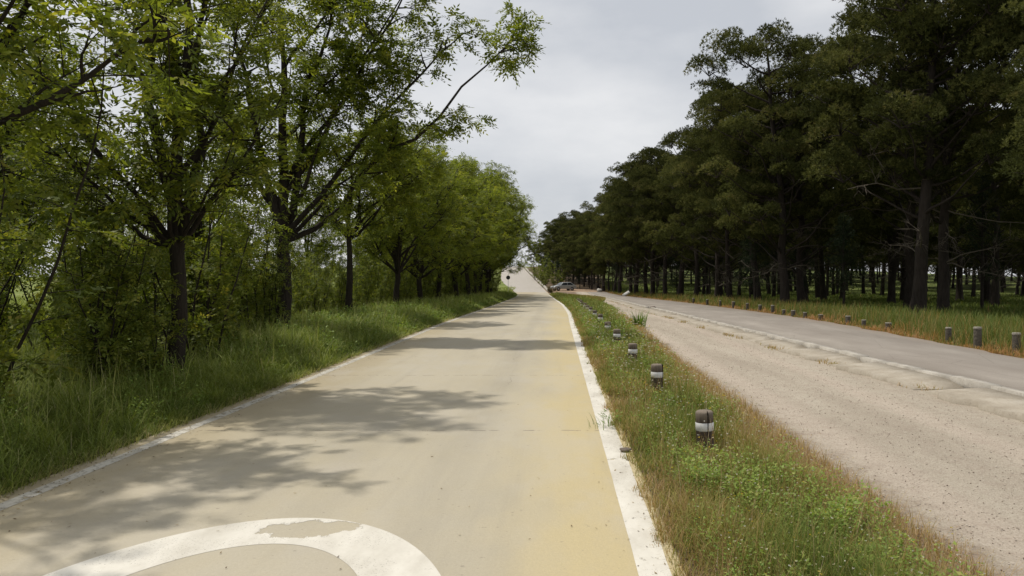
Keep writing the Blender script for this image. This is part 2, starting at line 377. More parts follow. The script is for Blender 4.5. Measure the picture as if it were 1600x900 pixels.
# ------------------------------------------------------------------ terrain profile
ST = np.array(list(range(-40, 0, 8)) + list(range(0, 62, 2)) + list(range(64, 304, 4)) + [320, 360, 420, 500, 700, 1000, 1600, 3000, 5000], float)
zt = np.array([(-40, 0), (0, 0), (26, 0), (34, -.05), (41, -.13), (60, -.36), (80, -.64), (104, -.97), (122, -1.08), (136, -.98), (150, -.45), (170, .5), (200, 2.2), (230, 3.9), (250, 4.7), (270, 5.0), (300, 4.8), (360, 3.0), (500, 0), (5000, 0)])
def zraw(y):
    y = np.asarray(y, float); s = 0
    for o in (-4, -2, 0, 2, 4): s = s + np.interp(y + o, zt[:, 0], zt[:, 1])
    return s / 5
ZS = zraw(ST); ZS[ST < 28] = 0
def Z(y): return np.interp(y, ST, ZS)

XLt = np.array([(-40, -3.92), (30, -3.92), (41, -3.88), (60, -4.15), (80, -4.55), (104, -5.05), (125, -6.2), (140, -7.3), (170, -11.8), (200, -13.8), (230, -15.5), (260, -17.5), (300, -21)])
XRt = np.array([(-40, .67), (30, .67), (41, .78), (60, .38), (80, -.13), (104, -.6), (125, -1.3), (140, -1.9), (170, -4.3), (200, -6.9), (230, -9.4), (260, -12), (300, -15.5)])
def smooth(T, w):
    yy = np.arange(-40, 301, 1.0); v = sum(np.interp(yy + o * np.interp(yy, [15, 45], [0, 1]), T[:, 0], T[:, 1]) for o in np.linspace(-w, w, 9)) / 9
    return lambda y: np.interp(y, yy, v)
XL = smooth(XLt, 14); XR = smooth(XRt, 14)
TLt = np.array([(-40, 2.2), (8, 2.2), (15, 2.25), (24, 2.5), (50, 3.15), (75, 3.0), (100, 2.2), (120, .6), (134, -1.0), (300, -1)])
def TL(y): return np.interp(y, TLt[:, 0], TLt[:, 1])
KXt = np.array([(-40, 6.6), (4, 6.15), (10, 5.84), (17, 5.5), (27, 5.1), (44, 4.85), (78, 5.2), (130, 5.0)])
def KX(y): return np.interp(y, KXt[:, 0], KXt[:, 1])
PRt = np.array([(-40, 8.4), (10, 8.6), (15, 8.8), (27, 9.3), (52, 9.3), (86, 9.0), (130, 8.2)])
def PR(y): return np.interp(y, PRt[:, 0], PRt[:, 1])

def noise1(x, s): # cheap smooth noise
    x = np.asarray(x, float)
    return (np.sin(x * 1.7 + s) + .6 * np.sin(x * 3.9 + s * 2.3) + .4 * np.sin(x * 8.3 + s * 1.1) + .25 * np.sin(x * 19 + s * 4)) / 2.25

# ground sheet
gx = np.array([-4000, -2000, -900, -400, -200, -140, -100, -70, -40, -25, -15, -10, -6, -3, 0, 3, 6, 10, 15, 25, 40, 70, 100, 140, 200, 400, 900, 2000, 4000], float)
XX, YY = np.meshgrid(gx, ST); wgt = np.clip((200 - np.abs(XX)) / 160, 0, 1); wgt = wgt * wgt * (3 - 2 * wgt)
ZZ = np.repeat(ZS[:, None], len(gx), 1) * wgt
V = np.stack([XX, YY, ZZ], -1).reshape(-1, 3); nx = len(gx)
i = np.arange(len(ST) - 1)[:, None] * nx + np.arange(nx - 1)[None]
F = np.stack([i, i + 1, i + nx + 1, i + nx], -1).reshape(-1, 4)
tag(mk('ground', V, F, M['ground']), 'green and brown ground under the verges, wood and field', 'ground', kind='structure')

def sheet(name, mat, xl, xr, y0, y1, dz, nxs=4, step=None, jl=0, jr=0, seed=1, label='', cat='road'):
    ys = [y for y in ST if y0 < y < y1]; ys = [y0] + ys + [y1]
    if step: ys = sorted(set(ys) | set(np.arange(y0, y1, step)))
    ys = np.array(ys); l = xl(ys) + jl * noise1(ys * 2, seed); r = xr(ys) + jr * noise1(ys * 2, seed + 5)
    t = np.linspace(0, 1, nxs); X = l[:, None] * (1 - t) + r[:, None] * t
    V = np.stack([X, np.repeat(ys[:, None], nxs, 1), np.repeat((Z(ys) + dz)[:, None], nxs, 1)], -1).reshape(-1, 3)
    i = np.arange(len(ys) - 1)[:, None] * nxs + np.arange(nxs - 1)[None]
    F = np.stack([i, i + 1, i + nxs + 1, i + nxs], -1).reshape(-1, 4)
    return tag(mk(name, V, F, mat), label, cat, kind='structure')

sheet('road', M['road'], lambda y: XL(y) - .12, lambda y: XR(y) + .015, -20, 132, .012, 6, label='pale concrete lane stained yellow along its right edge')
M['farroad'] = conc('far_concrete', [(.33, .30, .262), (.375, .342, .30), (.42, .385, .34)], 1.2)
sheet('road', M['farroad'], lambda y: XL(y) - .12, XR, 132, 296, .012, 5, label='pale pinkish road climbing to the crest in the distance')
sheet('dirt_track', M['track'], lambda y: TL(y) - .35, lambda y: KX(y) - .05, -20, 134, .008, 6, 1, .12, 0, 3, label='wide pinkish dirt and gravel track between the median and the kerb')
sheet('edge_line', M['line_r'], lambda y: XR(y) - .235, lambda y: XR(y) - .055, -20, 112, .0145, 2, .25, .002, .006, 4, label='thick white painted line along the right edge of the lane', cat='road marking')
sheet('edge_line', M['line_l'], lambda y: XL(y) + .03, lambda y: XL(y) + .15, -20, 112, .0145, 2, .25, .01, .01, 9, label='narrow faded white line along the left edge of the lane', cat='road marking')
# thickness at the road's edges: low side faces
for nm, fx, sg in (('road_edge', lambda y: XR(y) + .03, 1), ('road_edge', lambda y: XL(y) - .12, -1)):
    pass
# painted ring
th = np.linspace(0, 2 * math.pi, 121)[:-1]
n = len(th)
def ell(a, b, cy): return np.stack([-1.67 + a * np.cos(th), cy + b * np.sin(th), np.full(n, .0136)], -1)
V = np.concatenate([ell(1.25, 2.19, 3.07), ell(.86, 1.70, 3.05)]); j = np.arange(n); j2 = (j + 1) % n
tag(mk('painted_ring', V, np.stack([j, j2, j2 + n, j + n], -1), M['ring']), 'large worn white ring painted on the concrete lane', 'road marking', kind='structure')

# raised asphalt footpath with its side faces
ys = np.array([-20] + [y for y in ST if -20 < y < 130] + [130.]); ys = np.array(sorted(set(ys) | set(np.arange(-20, 60, .5))))
l = KX(ys) + .10; r = PR(ys) + .10 * noise1(ys * 1.5, 2) + .05 * noise1(ys * 6, 3); zz = Z(ys)
ps = [np.stack([l, ys, zz - .05], -1), np.stack([l, ys, zz + .085], -1), np.stack([(l + r) / 2, ys, zz + .10], -1), np.stack([r - .1, ys, zz + .07], -1), np.stack([r, ys, zz - .02], -1)]
V = np.stack(ps, 1).reshape(-1, 3); i = np.arange(len(ys) - 1)[:, None] * 5 + np.arange(4)[None]
tag(mk('footpath', V, np.stack([i, i + 1, i + 6, i + 5], -1).reshape(-1, 4), M['asphalt']), 'old grey cracked asphalt path between the kerb and the wood', 'path', kind='structure')

# kerb stones and broken gutter slabs
rng = np.random.default_rng(5)
kb = MB(); y = -6.0
while y < 128:
    ln = 1.0 if rng.random() < .9 else .62
    if not (40.5 < y < 42.5 or (y > 60 and rng.random() < .18)):
        c = y + ln / 2; x = KX(c); sl_ = math.atan((KX(c + .5) - KX(c - .5)))
        kb.box((x + .02 + rng.normal(0, .006), c, Z(c) + .045 + rng.normal(0, .006)), (.165, ln - .012, .20), -sl_, (rng.normal(0, .006), rng.normal(0, .015)), .003, rng)
    y += ln
tag(kb.build('kerb', M['kerb']), 'low worn kerb of pale stones beside the asphalt path', 'kerb', kind='structure')
gb = MB(); y = -5.0
while y < 100:
    ln = rng.uniform(2.2, 3.4); w = rng.uniform(.50, .78); nseg = 14
    yy = np.linspace(y + .02, y + ln - rng.uniform(.01, .05), nseg)
    right = KX(yy) - .065; left = right - w + .07 * noise1(yy * 3, y) + .05 * rng.normal(size=nseg)
    if rng.random() < .35: left[:4] += np.array([.3, .2, .1, .04]) * w
    if rng.random() < .35: left[-4:] += np.array([.05, .12, .22, .35]) * w
    z0 = Z(yy); h = (.075 + rng.uniform(0, .025)) * np.clip(np.minimum(np.arange(nseg), nseg - 1 - np.arange(nseg)) / 1.5, .25, 1)
    P = [np.stack([left, yy, z0 - .03], -1), np.stack([left + .012, yy, z0 + h - .02 + .008 * rng.normal(size=nseg)], -1), np.stack([(left + right) / 2, yy, z0 + h - .006], -1), np.stack([right, yy, z0 + h + .012], -1), np.stack([right, yy, z0 - .03], -1)]
    V = np.stack(P, 1).reshape(-1, 3); i = np.arange(nseg - 1)[:, None] * 5 + np.arange(4)[None]
    e = (nseg - 1) * 5
    gb.add(V, np.concatenate([np.stack([i, i + 1, i + 6, i + 5], -1).reshape(-1, 4), [[0, 1, 2, 3], [e + 3, e + 2, e + 1, e]]]), [[0, 3, 4], [e, e + 3, e + 4][::-1]])
    y += ln
tag(gb.build('gutter', M['gutter']), 'broken pale concrete gutter slabs along the kerb', 'gutter', kind='structure')
# kerb bordering the far climbing road
fk = MB(); ysf = np.arange(134, 284, 4.0)
for a, b in zip(ysf[:-1], ysf[1:]):
    c = (a + b) / 2; ang = -math.atan((XR(b) - XR(a)) / (b - a)); tl = math.atan((Z(b) - Z(a)) / (b - a))
    fk.box((XR(c) + .3, c, Z(c) + .18), (.35, 4.05, .5), ang, (tl, 0))
tag(fk.build('kerb', M['kerb']), 'pale raised kerb on the right side of the climbing road', 'kerb', kind='structure')

# ------------------------------------------------------------------ trees
def curve(p0, p1, bend, n, rng, wob=.04):
    p0 = np.asarray(p0, float); p1 = np.asarray(p1, float); t = np.linspace(0, 1, n)[:, None]
    L_ = np.linalg.norm(p1 - p0); m = (p0 + p1) / 2 + np.asarray(bend)
    P = (1 - t) ** 2 * p0 + 2 * t * (1 - t) * m + t ** 2 * p1
    w = rng.normal(0, wob * L_, (n, 3)); w[0] = 0; w[-1] = 0
    w[1:-1] = (w[1:-1] + w[:-2] * .5 + w[2:] * .5) / 2
    return P + w
def at(P, t):
    k = t * (len(P) - 1); i = min(int(k), len(P) - 2); f = k - i
    return P[i] * (1 - f) + P[i + 1] * f
def tan(P, t):
    i = min(int(t * (len(P) - 1)), len(P) - 2); d = P[i + 1] - P[i]; return d / (np.linalg.norm(d) + 1e-9)

def pinnate(mb, O, D, rng, L_=.26, K=9, ll=.085, lw=.032, droop=.3):
    """leaf sprays: O origins, D dirs"""
    n = len(O); D = unit(D + np.array([0, 0, -.15]))
    up = np.array([0, 0, 1.0]) + rng.normal(0, .35, (n, 3)); S = unit(np.cross(D, up)); U = np.cross(S, D)
    Ls = L_ * rng.uniform(.6, 1.15, n)
    base = rng.random(n)
    for k in range(K):
        t = (k // 2 + 1) / ((K + 1) // 2); side = (1 if k % 2 else -1) if k < K - 1 else 0
        P = O + D * (Ls * t)[:, None] - np.array([0, 0, 1.0]) * (Ls * droop * t * t)[:, None]
        d = unit(D * (.55 if side else 1) + S * side * .8 + rng.normal(0, .16, (n, 3)) + np.array([0, 0, -.22]))
        s = unit(np.cross(d, U + rng.normal(0, .3, (n, 3))))
        V, F = leaves(P, d, s, ll * rng.uniform(.75, 1.2, n), lw * rng.uniform(.8, 1.2, n))
        mb.add(V, F, r4=np.clip(base * .75 + rng.random(n) * .25, 0, 1))

def broadleaf(seed, H=9, targets=None, trunk_r=.16, lean=(0, 0), nlimb=9, spread=3.2, fork=2.4, dens=1.0, leafm='leaf', ll=.085, K=9, top=True, twigs=5, clump=.55, stems=()):
    rng = np.random.default_rng(seed); wood = MB(); crown = MB()
    tip = np.array([lean[0], lean[1], H * .93])
    T = curve((0, 0, -.25), tip, (-lean[0] * .2 + rng.normal(0, .1), rng.normal(0, .1), 0), 14, rng, .012)
    rr = trunk_r * np.linspace(1, .12, 14) ** .9; rr[0] *= 1.5; rr[1] *= 1.08
    wood.tube(T, rr, 10)
    if targets is None: targets = []
    targets = list(targets)
    k0 = len(targets)
    for k in range(nlimb):
        a = k * 2.4 + rng.uniform(-.4, .4); z = fork + .9 + (H - fork - 1.2) * ((k + .5) / nlimb) ** .8
        prof = math.sin(math.pi * min(1, max(.12, (z - fork * .6) / (H - fork * .45)))) ** .55
        r = spread * prof * rng.uniform(.75, 1.15)
        targets.append((tip[0] * z / H + r * math.cos(a), tip[1] * z / H + r * math.sin(a), z + rng.uniform(-.2, .5)))
    O = []; DD = []; ns_ = len(stems)
    for ti, tg in enumerate(list(stems) + targets):
        tg = np.array(tg, float); hd = math.hypot(tg[0] - tip[0] * tg[2] / H, tg[1] - tip[1] * tg[2] / H)
        zs = np.clip(tg[2] - hd * rng.uniform(1.0, 1.6) - .3, fork, H * .85); t = (zs + .25) / (H * .93 + .25); p0 = at(T, t)
        if ti < ns_: p0 = at(T, (fork * rng.uniform(.8, 1.15) + .25) / (H * .93 + .25))
        Ln = np.linalg.norm(tg - p0); r0 = trunk_r * .62 if ti < ns_ else trunk_r * np.interp(t, [0, 1], [.52, .16]) * np.clip(Ln / 3.5, .45, 1)
        LP = curve(p0, tg, (0, 0, -.12 * Ln * rng.uniform(-.4, 1)), 10, rng, .028); wood.tube(LP, r0 * np.linspace(1, .18, 10), 7)
        nb = max(4, int(Ln * 2.2))
        for b in range(nb):
            tb = rng.uniform(.3, 1) if b else 1.0; q = at(LP, min(tb, .999)); d = tan(LP, min(tb, .99))
            d = unit(d * .7 + rng.normal(0, .65, 3) * np.array([1, 1, .55]) + np.array([0, 0, .12])); bl = rng.uniform(.7, 1.35) * (1.25 - .5 * tb) * spread / 3
            BP = curve(q, q + d * bl, rng.normal(0, .1, 3), 6, rng, .05); wood.tube(BP, r0 * .28 * np.linspace(1, .25, 6) + .004, 5)
            for w in range(twigs):
                tw = rng.uniform(.25, 1) if w else 1.0; q2 = at(BP, min(tw, .999)); d2 = unit(tan(BP, min(tw, .99)) * .6 + rng.normal(0, .7, 3) * np.array([1, 1, .5]))
                tl = rng.uniform(.3, .75) * clump / .55; e = q2 + d2 * tl + np.array([0, 0, -.04])
                wood.tube([q2, (q2 + e) / 2 + rng.normal(0, .02, 3), e], [.009, .006, .003], 3, cap=False)
                m = int(rng.integers(8, 13) * dens); tt = rng.uniform(.78, 1.06, m) if rng.random() < .82 else rng.uniform(.1, 1.0, m)
                O.append(q2 + (e - q2) * tt[:, None] + rng.normal(0, .03, (m, 3))); DD.append(unit(d2 * .5 + rng.normal(0, .8, (m, 3)) * np.array([1, 1, .55])))
    pinnate(crown, np.concatenate(O), np.concatenate(DD), rng, .26 * ll / .085, K, ll, ll * .40)
    root = empty('broadleaf_tree')
    wood.build('trunk', M['bark'], root, True); crown.build('crown', M[leafm], root)
    return root

def tufts(mb, C, R, rng, per, nn=5, L_=.17, w=.022, flat=.7, rbase=None):
    """needle tufts on the outside of clumps"""
    for c, r in zip(C, R):
        m = int(per * (r / .7) ** 1.8); u = unit(rng.normal(0, 1, (m, 3))); u[:, 2] = np.abs(u[:, 2]) * 1.0 - .35 * (rng.random(m))
        rad_ = r * rng.uniform(.55, 1.0, m) ** .6
        O = c + u * rad_[:, None] * np.array([1, 1, flat]); base = rng.random() ** 1.3 * .72 if rbase is None else rbase
        O = np.repeat(O, nn, 0); U = np.repeat(u, nn, 0)
        d = unit(U * .9 + rng.normal(0, .55, O.shape) + np.array([0, 0, .3])); s = unit(np.cross(d, rng.normal(0, 1, O.shape)))
        V, F = leaves(O, d, s, L_ * rng.uniform(.7, 1.2, len(O)), w, 0)
        mb.add(V, F, r4=np.clip(base + np.repeat(rng.random(m), nn) * .30, 0, 1))

def pine(seed, H=15.5, trunk_r=.30, bare=4.0, spread=3.6, lean=.4, nl=46, per=84, topw=.75, dead=7):
    rng = np.random.default_rng(seed); wood = MB(); crown = MB()
    tip = np.array([rng.normal(0, lean), rng.normal(0, lean), H * .96])
    T = curve((0, 0, -.3), tip, (rng.normal(0, .3), rng.normal(0, .3), 0), 18, rng, .006)
    rr = trunk_r * np.linspace(1, .1, 18) ** .8; rr[0] *= 1.45; rr[1] *= 1.1
    wood.tube(T, rr, 12)
    C = []; R = []
    for k in range(nl):
        f = (k + rng.random() * .8) / nl; Rl = rng.uniform(.85, 1.55) * np.interp(f, [0, .8, 1], [1, 1, .8])
        z = bare + .6 + (H - bare - 1.2) * f ** .92
        prof = (np.interp(f, [0, .15, .45, .75, .92, 1], [.8, 1, 1, .85, topw, .15])) * (rng.uniform(.8, 1.1) if k % 4 else rng.uniform(.3, .5))
        a = k * 2.399 + rng.uniform(-.6, .6); rr_ = max(.1, (spread - .3) * prof)
        z0 = max(bare * .75, z - rr_ * rng.uniform(.3, .7)); p0 = at(T, min(.99, z0 / (H * .96)))
        e = np.array([p0[0] + rr_ * math.cos(a), p0[1] + rr_ * math.sin(a), z])
        LP = curve(p0, e, (0, 0, -.1 * rr_), 8, rng, .03); wood.tube(LP, np.linspace(.075, .018, 8) * trunk_r / .3, 5)
        for b in range(15):
            u_ = unit(rng.normal(0, 1, 3)); u_[2] = u_[2] if u_[2] > -.3 else -u_[2] * .5
            q2 = e + u_ * Rl * np.array([1, 1, .85]) * rng.uniform(.6, .88)
            if b % 3 == 0: wood.tube([e - np.array([0, 0, .3]), (e + q2) / 2 - np.array([0, 0, .1]), q2], [.028, .02, .008], 4, cap=False)
            C.append(q2); R.append(rng.uniform(.34, .50) * Rl)
    tufts(crown, C, R, rng, per, 6, .15, .032, .85)
    for k in range(dead):     # bare dead branches below the crown
        z = rng.uniform(bare * .5, bare + (H - bare) * .45); a = rng.uniform(0, 6.28); L_ = rng.uniform(1.2, spread * .9); p0 = at(T, z / H)
        e = p0 + np.array([math.cos(a) * L_, math.sin(a) * L_, rng.uniform(-.8, .6)]); LP = curve(p0, e, (0, 0, .2), 7, rng, .05); wood.tube(LP, np.linspace(.035, .01, 7), 5, r=1.0)
        for b in range(9):
            q = at(LP, rng.uniform(.3, .99)); q2 = q + rng.normal(0, .35, 3); wood.tube([q, (q + q2) / 2 + rng.normal(0, .04, 3), q2], [.012, .008, .004], 3, cap=False, r=1.0)
            for c in range(3):
                q3 = q2 + rng.normal(0, .18, 3); wood.tube([(q + q2) / 2, q3], [.006, .003], 3, cap=False, r=1.0)
    root = empty('pine_tree'); wood.build('trunk', M['pbark'], root, True); crown.build('crown', M['needle'], root)
    return root

def cypress(seed, H=5.5, r=1.0, bare=1.1):
    rng = np.random.default_rng(seed); wood = MB(); crown = MB()
    wood.tube(curve((0, 0, -.2), (0, 0, H * .95), (.1, 0, 0), 8, rng, .008), np.linspace(.085, .02, 8), 8)
    C = []; R = []
    for k in range(70):
        f = rng.random() ** .8; z = bare + (H - bare) * f; w = r * np.interp(f, [0, .2, .6, 1], [.65, 1, .8, .12]) * rng.uniform(.3, 1)
        a = rng.uniform(0, 6.28); C.append(np.array([w * math.cos(a), w * math.sin(a), z])); R.append(rng.uniform(.25, .42))
        wood.tube([(0, 0, max(.3, z - w * .6)), C[-1]], [.02, .006], 4, cap=False)
    tufts(crown, C, R, rng, 110, 4, .13, .024, 1.2)
    root = empty('young_conifer'); wood.build('trunk', M['pbark'], root, True); crown.build('crown', M['cyp'], root)
    return root

def sapling(seed, H=3.4, stems=6, spread=1.0, dens=1.0, ll=.075):
    rng = np.random.default_rng(seed); wood = MB(); crown = MB(); O = []; DD = []
    for s in range(stems):
        b = rng.normal(0, .16, 2); h = H * rng.uniform(.6, 1.05); e = np.array([b[0] + rng.normal(0, spread * .55), b[1] + rng.normal(0, spread * .55), h])
        P = curve((b[0], b[1], -.1), e, rng.normal(0, .15, 3), 10, rng, .02); wood.tube(P, np.linspace(.022, .005, 10), 5)
        for k in range(13):
            t = rng.uniform(.12, 1); q = at(P, min(t, .99)); d = unit(rng.normal(0, 1, 3) * np.array([1, 1, .3]) + np.array([0, 0, .35])); l_ = rng.uniform(.25, .75) * (1.15 - .5 * t)
            e2 = q + d * l_; wood.tube([q, (q + e2) / 2, e2], [.008, .005, .003], 3, cap=False)
            m = int(rng.integers(7, 13) * dens); tt = rng.uniform(.2, 1.05, m)
            O.append(q + (e2 - q) * tt[:, None]); DD.append(unit(d * .5 + rng.normal(0, .8, (m, 3))))
    pinnate(crown, np.concatenate(O), np.concatenate(DD), rng, .2, 7, ll, ll * .45)
    root = empty('sapling_bush'); wood.build('stems', M['bark'], root, True); crown.build('foliage', M['leaf_shrub'], root)
    return root

used = set()
def place(proto, x, y, s=1.0, rz=0.0, label=None, cat=None, group=None, zs=None, z=None):
    key = proto.name
    if key in used: o = copy_tree(proto)
    else: used.add(key); o = proto
    o.location = (x, y, float(Z(y)) if z is None else z); o.rotation_euler = (0, 0, rz); o.scale = (s, s, zs or s)
    tag(o, label, cat, group); return o

GR = 'broadleaf trees in the row along the left verge'
# nearest tree: trunk outside the frame, limbs entering at the top left
tA = broadleaf(11, 7.6, targets=[(3.1, .2, 3.8), (2.2, .0, 4.4), (2.3, .9, 5.2), (2.0, -.8, 5.3), (2.6, -2.0, 4.9)], trunk_r=.165, nlimb=1, spread=1.5, fork=1.8, ll=.105, dens=.7, twigs=3)
place(tA, -6.9, 7.2, label='nearest roadside tree whose dark limbs reach in at the top left corner', cat='tree', group=GR)
tB = broadleaf(23, 9.4, targets=[(1.7, -.6, 6.2), (1.6, .8, 7.2), (-2.5, -.4, 5.7), (-1.6, -1.2, 6.8), (1.3, -1.4, 7.4), (-1.2, -1.5, 4.6), (1.3, -1.0, 4.0), (-2.0, -.7, 4.2), (-2.5, .6, 3.7), (.4, -1.7, 4.3), (-.6, -1.2, 3.3)], stems=[(.8, .3, 8.2), (-.7, -.3, 8.6)], trunk_r=.14, nlimb=3, spread=2.2, fork=2.3, dens=.6, ll=.115)
place(tB, -5.25, 11.1, .86, label='dense dark roadside tree with a thick trunk, second from the camera', cat='tree', group=GR)
tC = broadleaf(37, 10.0, targets=[(5.8, .2, 7.6), (4.6, .4, 7.9), (3.3, -.3, 8.9), (1.7, -.8, 5.8), (-2.2, .4, 6.0), (-2.6, -.5, 7.4), (3.6, .6, 9.8), (2.2, .2, 9.9), (2.0, -.3, 7.5)], stems=[(1.3, .2, 8.8), (-1.0, -.4, 8.3)], trunk_r=.19, nlimb=4, spread=2.0, fork=2.5, dens=.85, ll=.125)
place(tC, -7.0, 20.3, label='tall forked tree whose long thin branch stretches out over the road', cat='tree', group=GR)
tD = broadleaf(51, 7.4, targets=[(2.9, 0, 6.4), (2.0, -.8, 4.9), (-1.8, .3, 4.7), (2.6, .8, 5.6), (-1.5, -.6, 6.0)], trunk_r=.13, nlimb=7, spread=2.2, fork=2.9, dens=.8, ll=.115, stems=[(.8, 0, 6.6)])
place(tD, -7.0, 27.2, label='slim open crowned tree beside the forked tree, sky seen under its branches', cat='tree', group=GR)
tE = broadleaf(65, 9.0, trunk_r=.16, nlimb=17, spread=3.0, fork=1.9, dens=.95, ll=.125, K=7, stems=[(.9, .4, 7.6), (-.8, -.3, 7.2)])
tF = broadleaf(79, 9.0, trunk_r=.17, nlimb=17, spread=3.1, fork=1.8, dens=.95, ll=.125, K=7, stems=[(.6, -.6, 7.8)])
place(tE, -7.0, 35.2, .88, 0.5, 'fifth roadside tree from the camera, thin dark trunk in the verge grass', 'tree', GR)
place(tF, -7.1, 41.3, .93, 2.1, 'sixth roadside tree from the camera, straight trunk under a round crown', 'tree', GR)
row = [(48.6, -7.1), (56, -7.1), (65, -7.3), (73, -7.5), (81, -7.7), (90, -7.9), (98, -8.2), (107, -8.9), (116, -9.9)]
for k, (y, x) in enumerate(row):
    place((tE, tF)[k % 2], x, y, float(np.interp(y, [48, 58, 75, 100, 116], [.98, 1.12, 1.40, 1.48, 1.4])), k * 1.9, '%s tree from the camera in the left roadside row, its crown merging with others' % 'eighth ninth tenth eleventh twelfth thirteenth fourteenth fifteenth sixteenth'.split()[k], 'tree', GR)
place(copy_tree(tB), -6.7, 14.8, .52, 2.2, 'leaning dark tree squeezed between the dense tree and the forked tree', 'tree', GR)
# second line behind
GB = 'broadleaf trees behind the roadside row'
back = [(-14.5, 15.5, .72, 1), (-14.5, 21, .85, 0), (-19, 26, .8, 0), (-19, 35, .6, 1), (-22, 19, .9, 1), (-14, 45, .7, 0), (-13, 60, .8, 1), (-13.5, 75, .85, 0), (-14, 92, .9, 1), (-22, 28, .85, 0), (-15, 110, .9, 1)]
for k, (x, y, s, v) in enumerate(back):
    place((tE, tF)[v], x, y, s, k * 1.3 + .7, '%s tree from the camera behind the left roadside row, leafy and partly hidden' % 'first third fourth eighth second fifth sixth seventh ninth tenth eleventh twelfth'.split()[k], 'tree', GB)
# saplings and bushes
sA = sapling(101, 3.6, 7, 1.0); sB = sapling(103, 2.8, 6, 1.1, 1.1); sC = sapling(107, 4.4, 8, 1.3, 1.1, .085)
rs = np.random.default_rng(42); ORD = 'first second third fourth fifth sixth seventh eighth ninth tenth eleventh twelfth thirteenth fourteenth fifteenth sixteenth seventeenth eighteenth nineteenth twentieth'.split()
ORD += ['twenty-' + w for w in ORD[:9]] + ['thirtieth'] + ['thirty-' + w for w in ORD[:9]] + ['fortieth'] + ['forty-' + w for w in ORD[:9]] + ['fiftieth'] + ['fifty-' + w for w in ORD[:9]]
k = 0; bi = [0, 0, 0]
GS = 'thin stemmed bushes between the left trees'
y = 6.6
while y < 118:
    for q in range(3 if y < 60 else 2):
        x = float(np.interp(y, [6, 12.5, 19], [-5.3, -5.6, -7.5])) - rs.uniform(0, 1.0) - 1.5 * q + (XL(y) + 3.92) * .8; yy = y + rs.uniform(-.5, .5)
        if y < 15 and rs.random() < (.15, .5, .6)[q]: continue
        pr = (sA, sB, sC)[int(rs.integers(3))]
        lab = '%s %s bush from the camera in the %s line behind the verge' % (ORD[bi[q]], 'thin stemmed' if y < 14 else ('yellow green' if y < 45 else 'dim green'), ('front', 'middle', 'back')[q]); bi[q] += 1
        place(pr, x, yy, rs.uniform(.75, 1.1) * (1.0 if y < 24 else (.72 if y < 42 else 1.1)), rs.uniform(0, 6.28), lab, 'bush', GS)
    y += 1.5 if y < 30 else (2.2 if y < 60 else 3.4)
for k, (x, y, s, v) in enumerate([(-5.2, 10.3, .55, 1), (-5.7, 12.4, .9, 2), (-6.3, 11.2, .85, 0), (-6.6, 15.6, .85, 1), (-6.9, 18.9, .8, 0)]):
    place((sA, sB, sC)[v], x, y, s, k * 2.0, ('leafy bush just in front of the dense dark tree trunk', 'tall leafy bush right behind the dense dark tree trunk', 'leafy bush left of the dense dark tree trunk', 'leafy bush beside the leaning dark tree', 'leafy bush just before the forked tree')[k], 'bush', GS)
# bushes on the bank right of the climbing road
for (x, y, s) in ((-2.2, 150, 1.5), (-.6, 153, 1.3), (-3.2, 163, 1.5), (-4.5, 176, 1.6), (-2.5, 170, 1.7), (.8, 158, 1.4)):
    place(sC, x, y, s * .8, x * 2, 'bright green shrub on the bank right of the climbing road', 'bush', 'shrubs on the bank by the climbing road')

dB = sapling(111, 1.5, 9, 1.2, 1.2, .08)
for o_ in dB.children:
    if o_.name.startswith('foliage'): o_.data.materials[0] = M['rust']
place(dB, -1.0, 127, .7, 0, 'low rust brown bush at the tip of the grass strip before the car', 'bush')
# pines
pA = pine(201, 15.0, .25, 3.2, 4.1, .5, 46, topw=.85); pB = pine(207, 15.8, .26, 4.4, 3.9, .7, 44, topw=.9); pC = pine(213, 14.0, .24, 2.8, 3.9, .5, 42, topw=.9, dead=8); pD = pine(219, 14.6, .23, 4.6, 3.7, .9, 38, topw=.85, dead=12)
PR_ = [pA, pB, pC, pD]
GP = 'pines of the wood right of the path'
front = [ # px base, distance, scale, variant, label
 (14.9, 33.2, 1.08, 1, 'tall pine with the thickest straight trunk, left of the pair by the grass'),
 (16.8, 34.6, 1.05, 3, 'tall pine, right of the pair, bare gnarled limbs on its upper trunk'),
 (12.4, 43.5, 1.02, 0, 'broad dark pine standing forward above the short posts'),
 (14.2, 46.5, .98, 2, 'pine just behind and right of the broad forward pine'),
 (17.5, 24.5, .82, 2, 'olive brown pine crown filling the top right corner'),
 (22.5, 28.5, .92, 0, 'pine behind the top right crown at the frame edge'),
 (12.9, 51.0, .90, 1, 'pine whose trunk stands left of the broad forward pine'),
 (18.5, 42.0, 1.08, 1, 'pine in the second line behind the trunk pair'),
 (12.6, 58.0, .88, 3, 'pine with a high rounded top against the sky, midway along the front line')]
pts = []
for k, (x, y, s, v, lab) in enumerate(front):
    place(PR_[v], x, y, s, k * 1.7, lab, 'pine tree', GP); pts.append((x, y))
rp = np.random.default_rng(77)
line = [(12.8, 64), (12.2, 70), (11.6, 76), (11.0, 82), (10.5, 88), (10.6, 95), (10.2, 103), (10.2, 111), (9.4, 119), (9.2, 128), (8.0, 137), (7.6, 147), (6.4, 157), (6.0, 168), (4.6, 180), (3.0, 192), (2.0, 206), (-.5, 220), (4.5, 162), (1.5, 176), (-1.0, 195)]
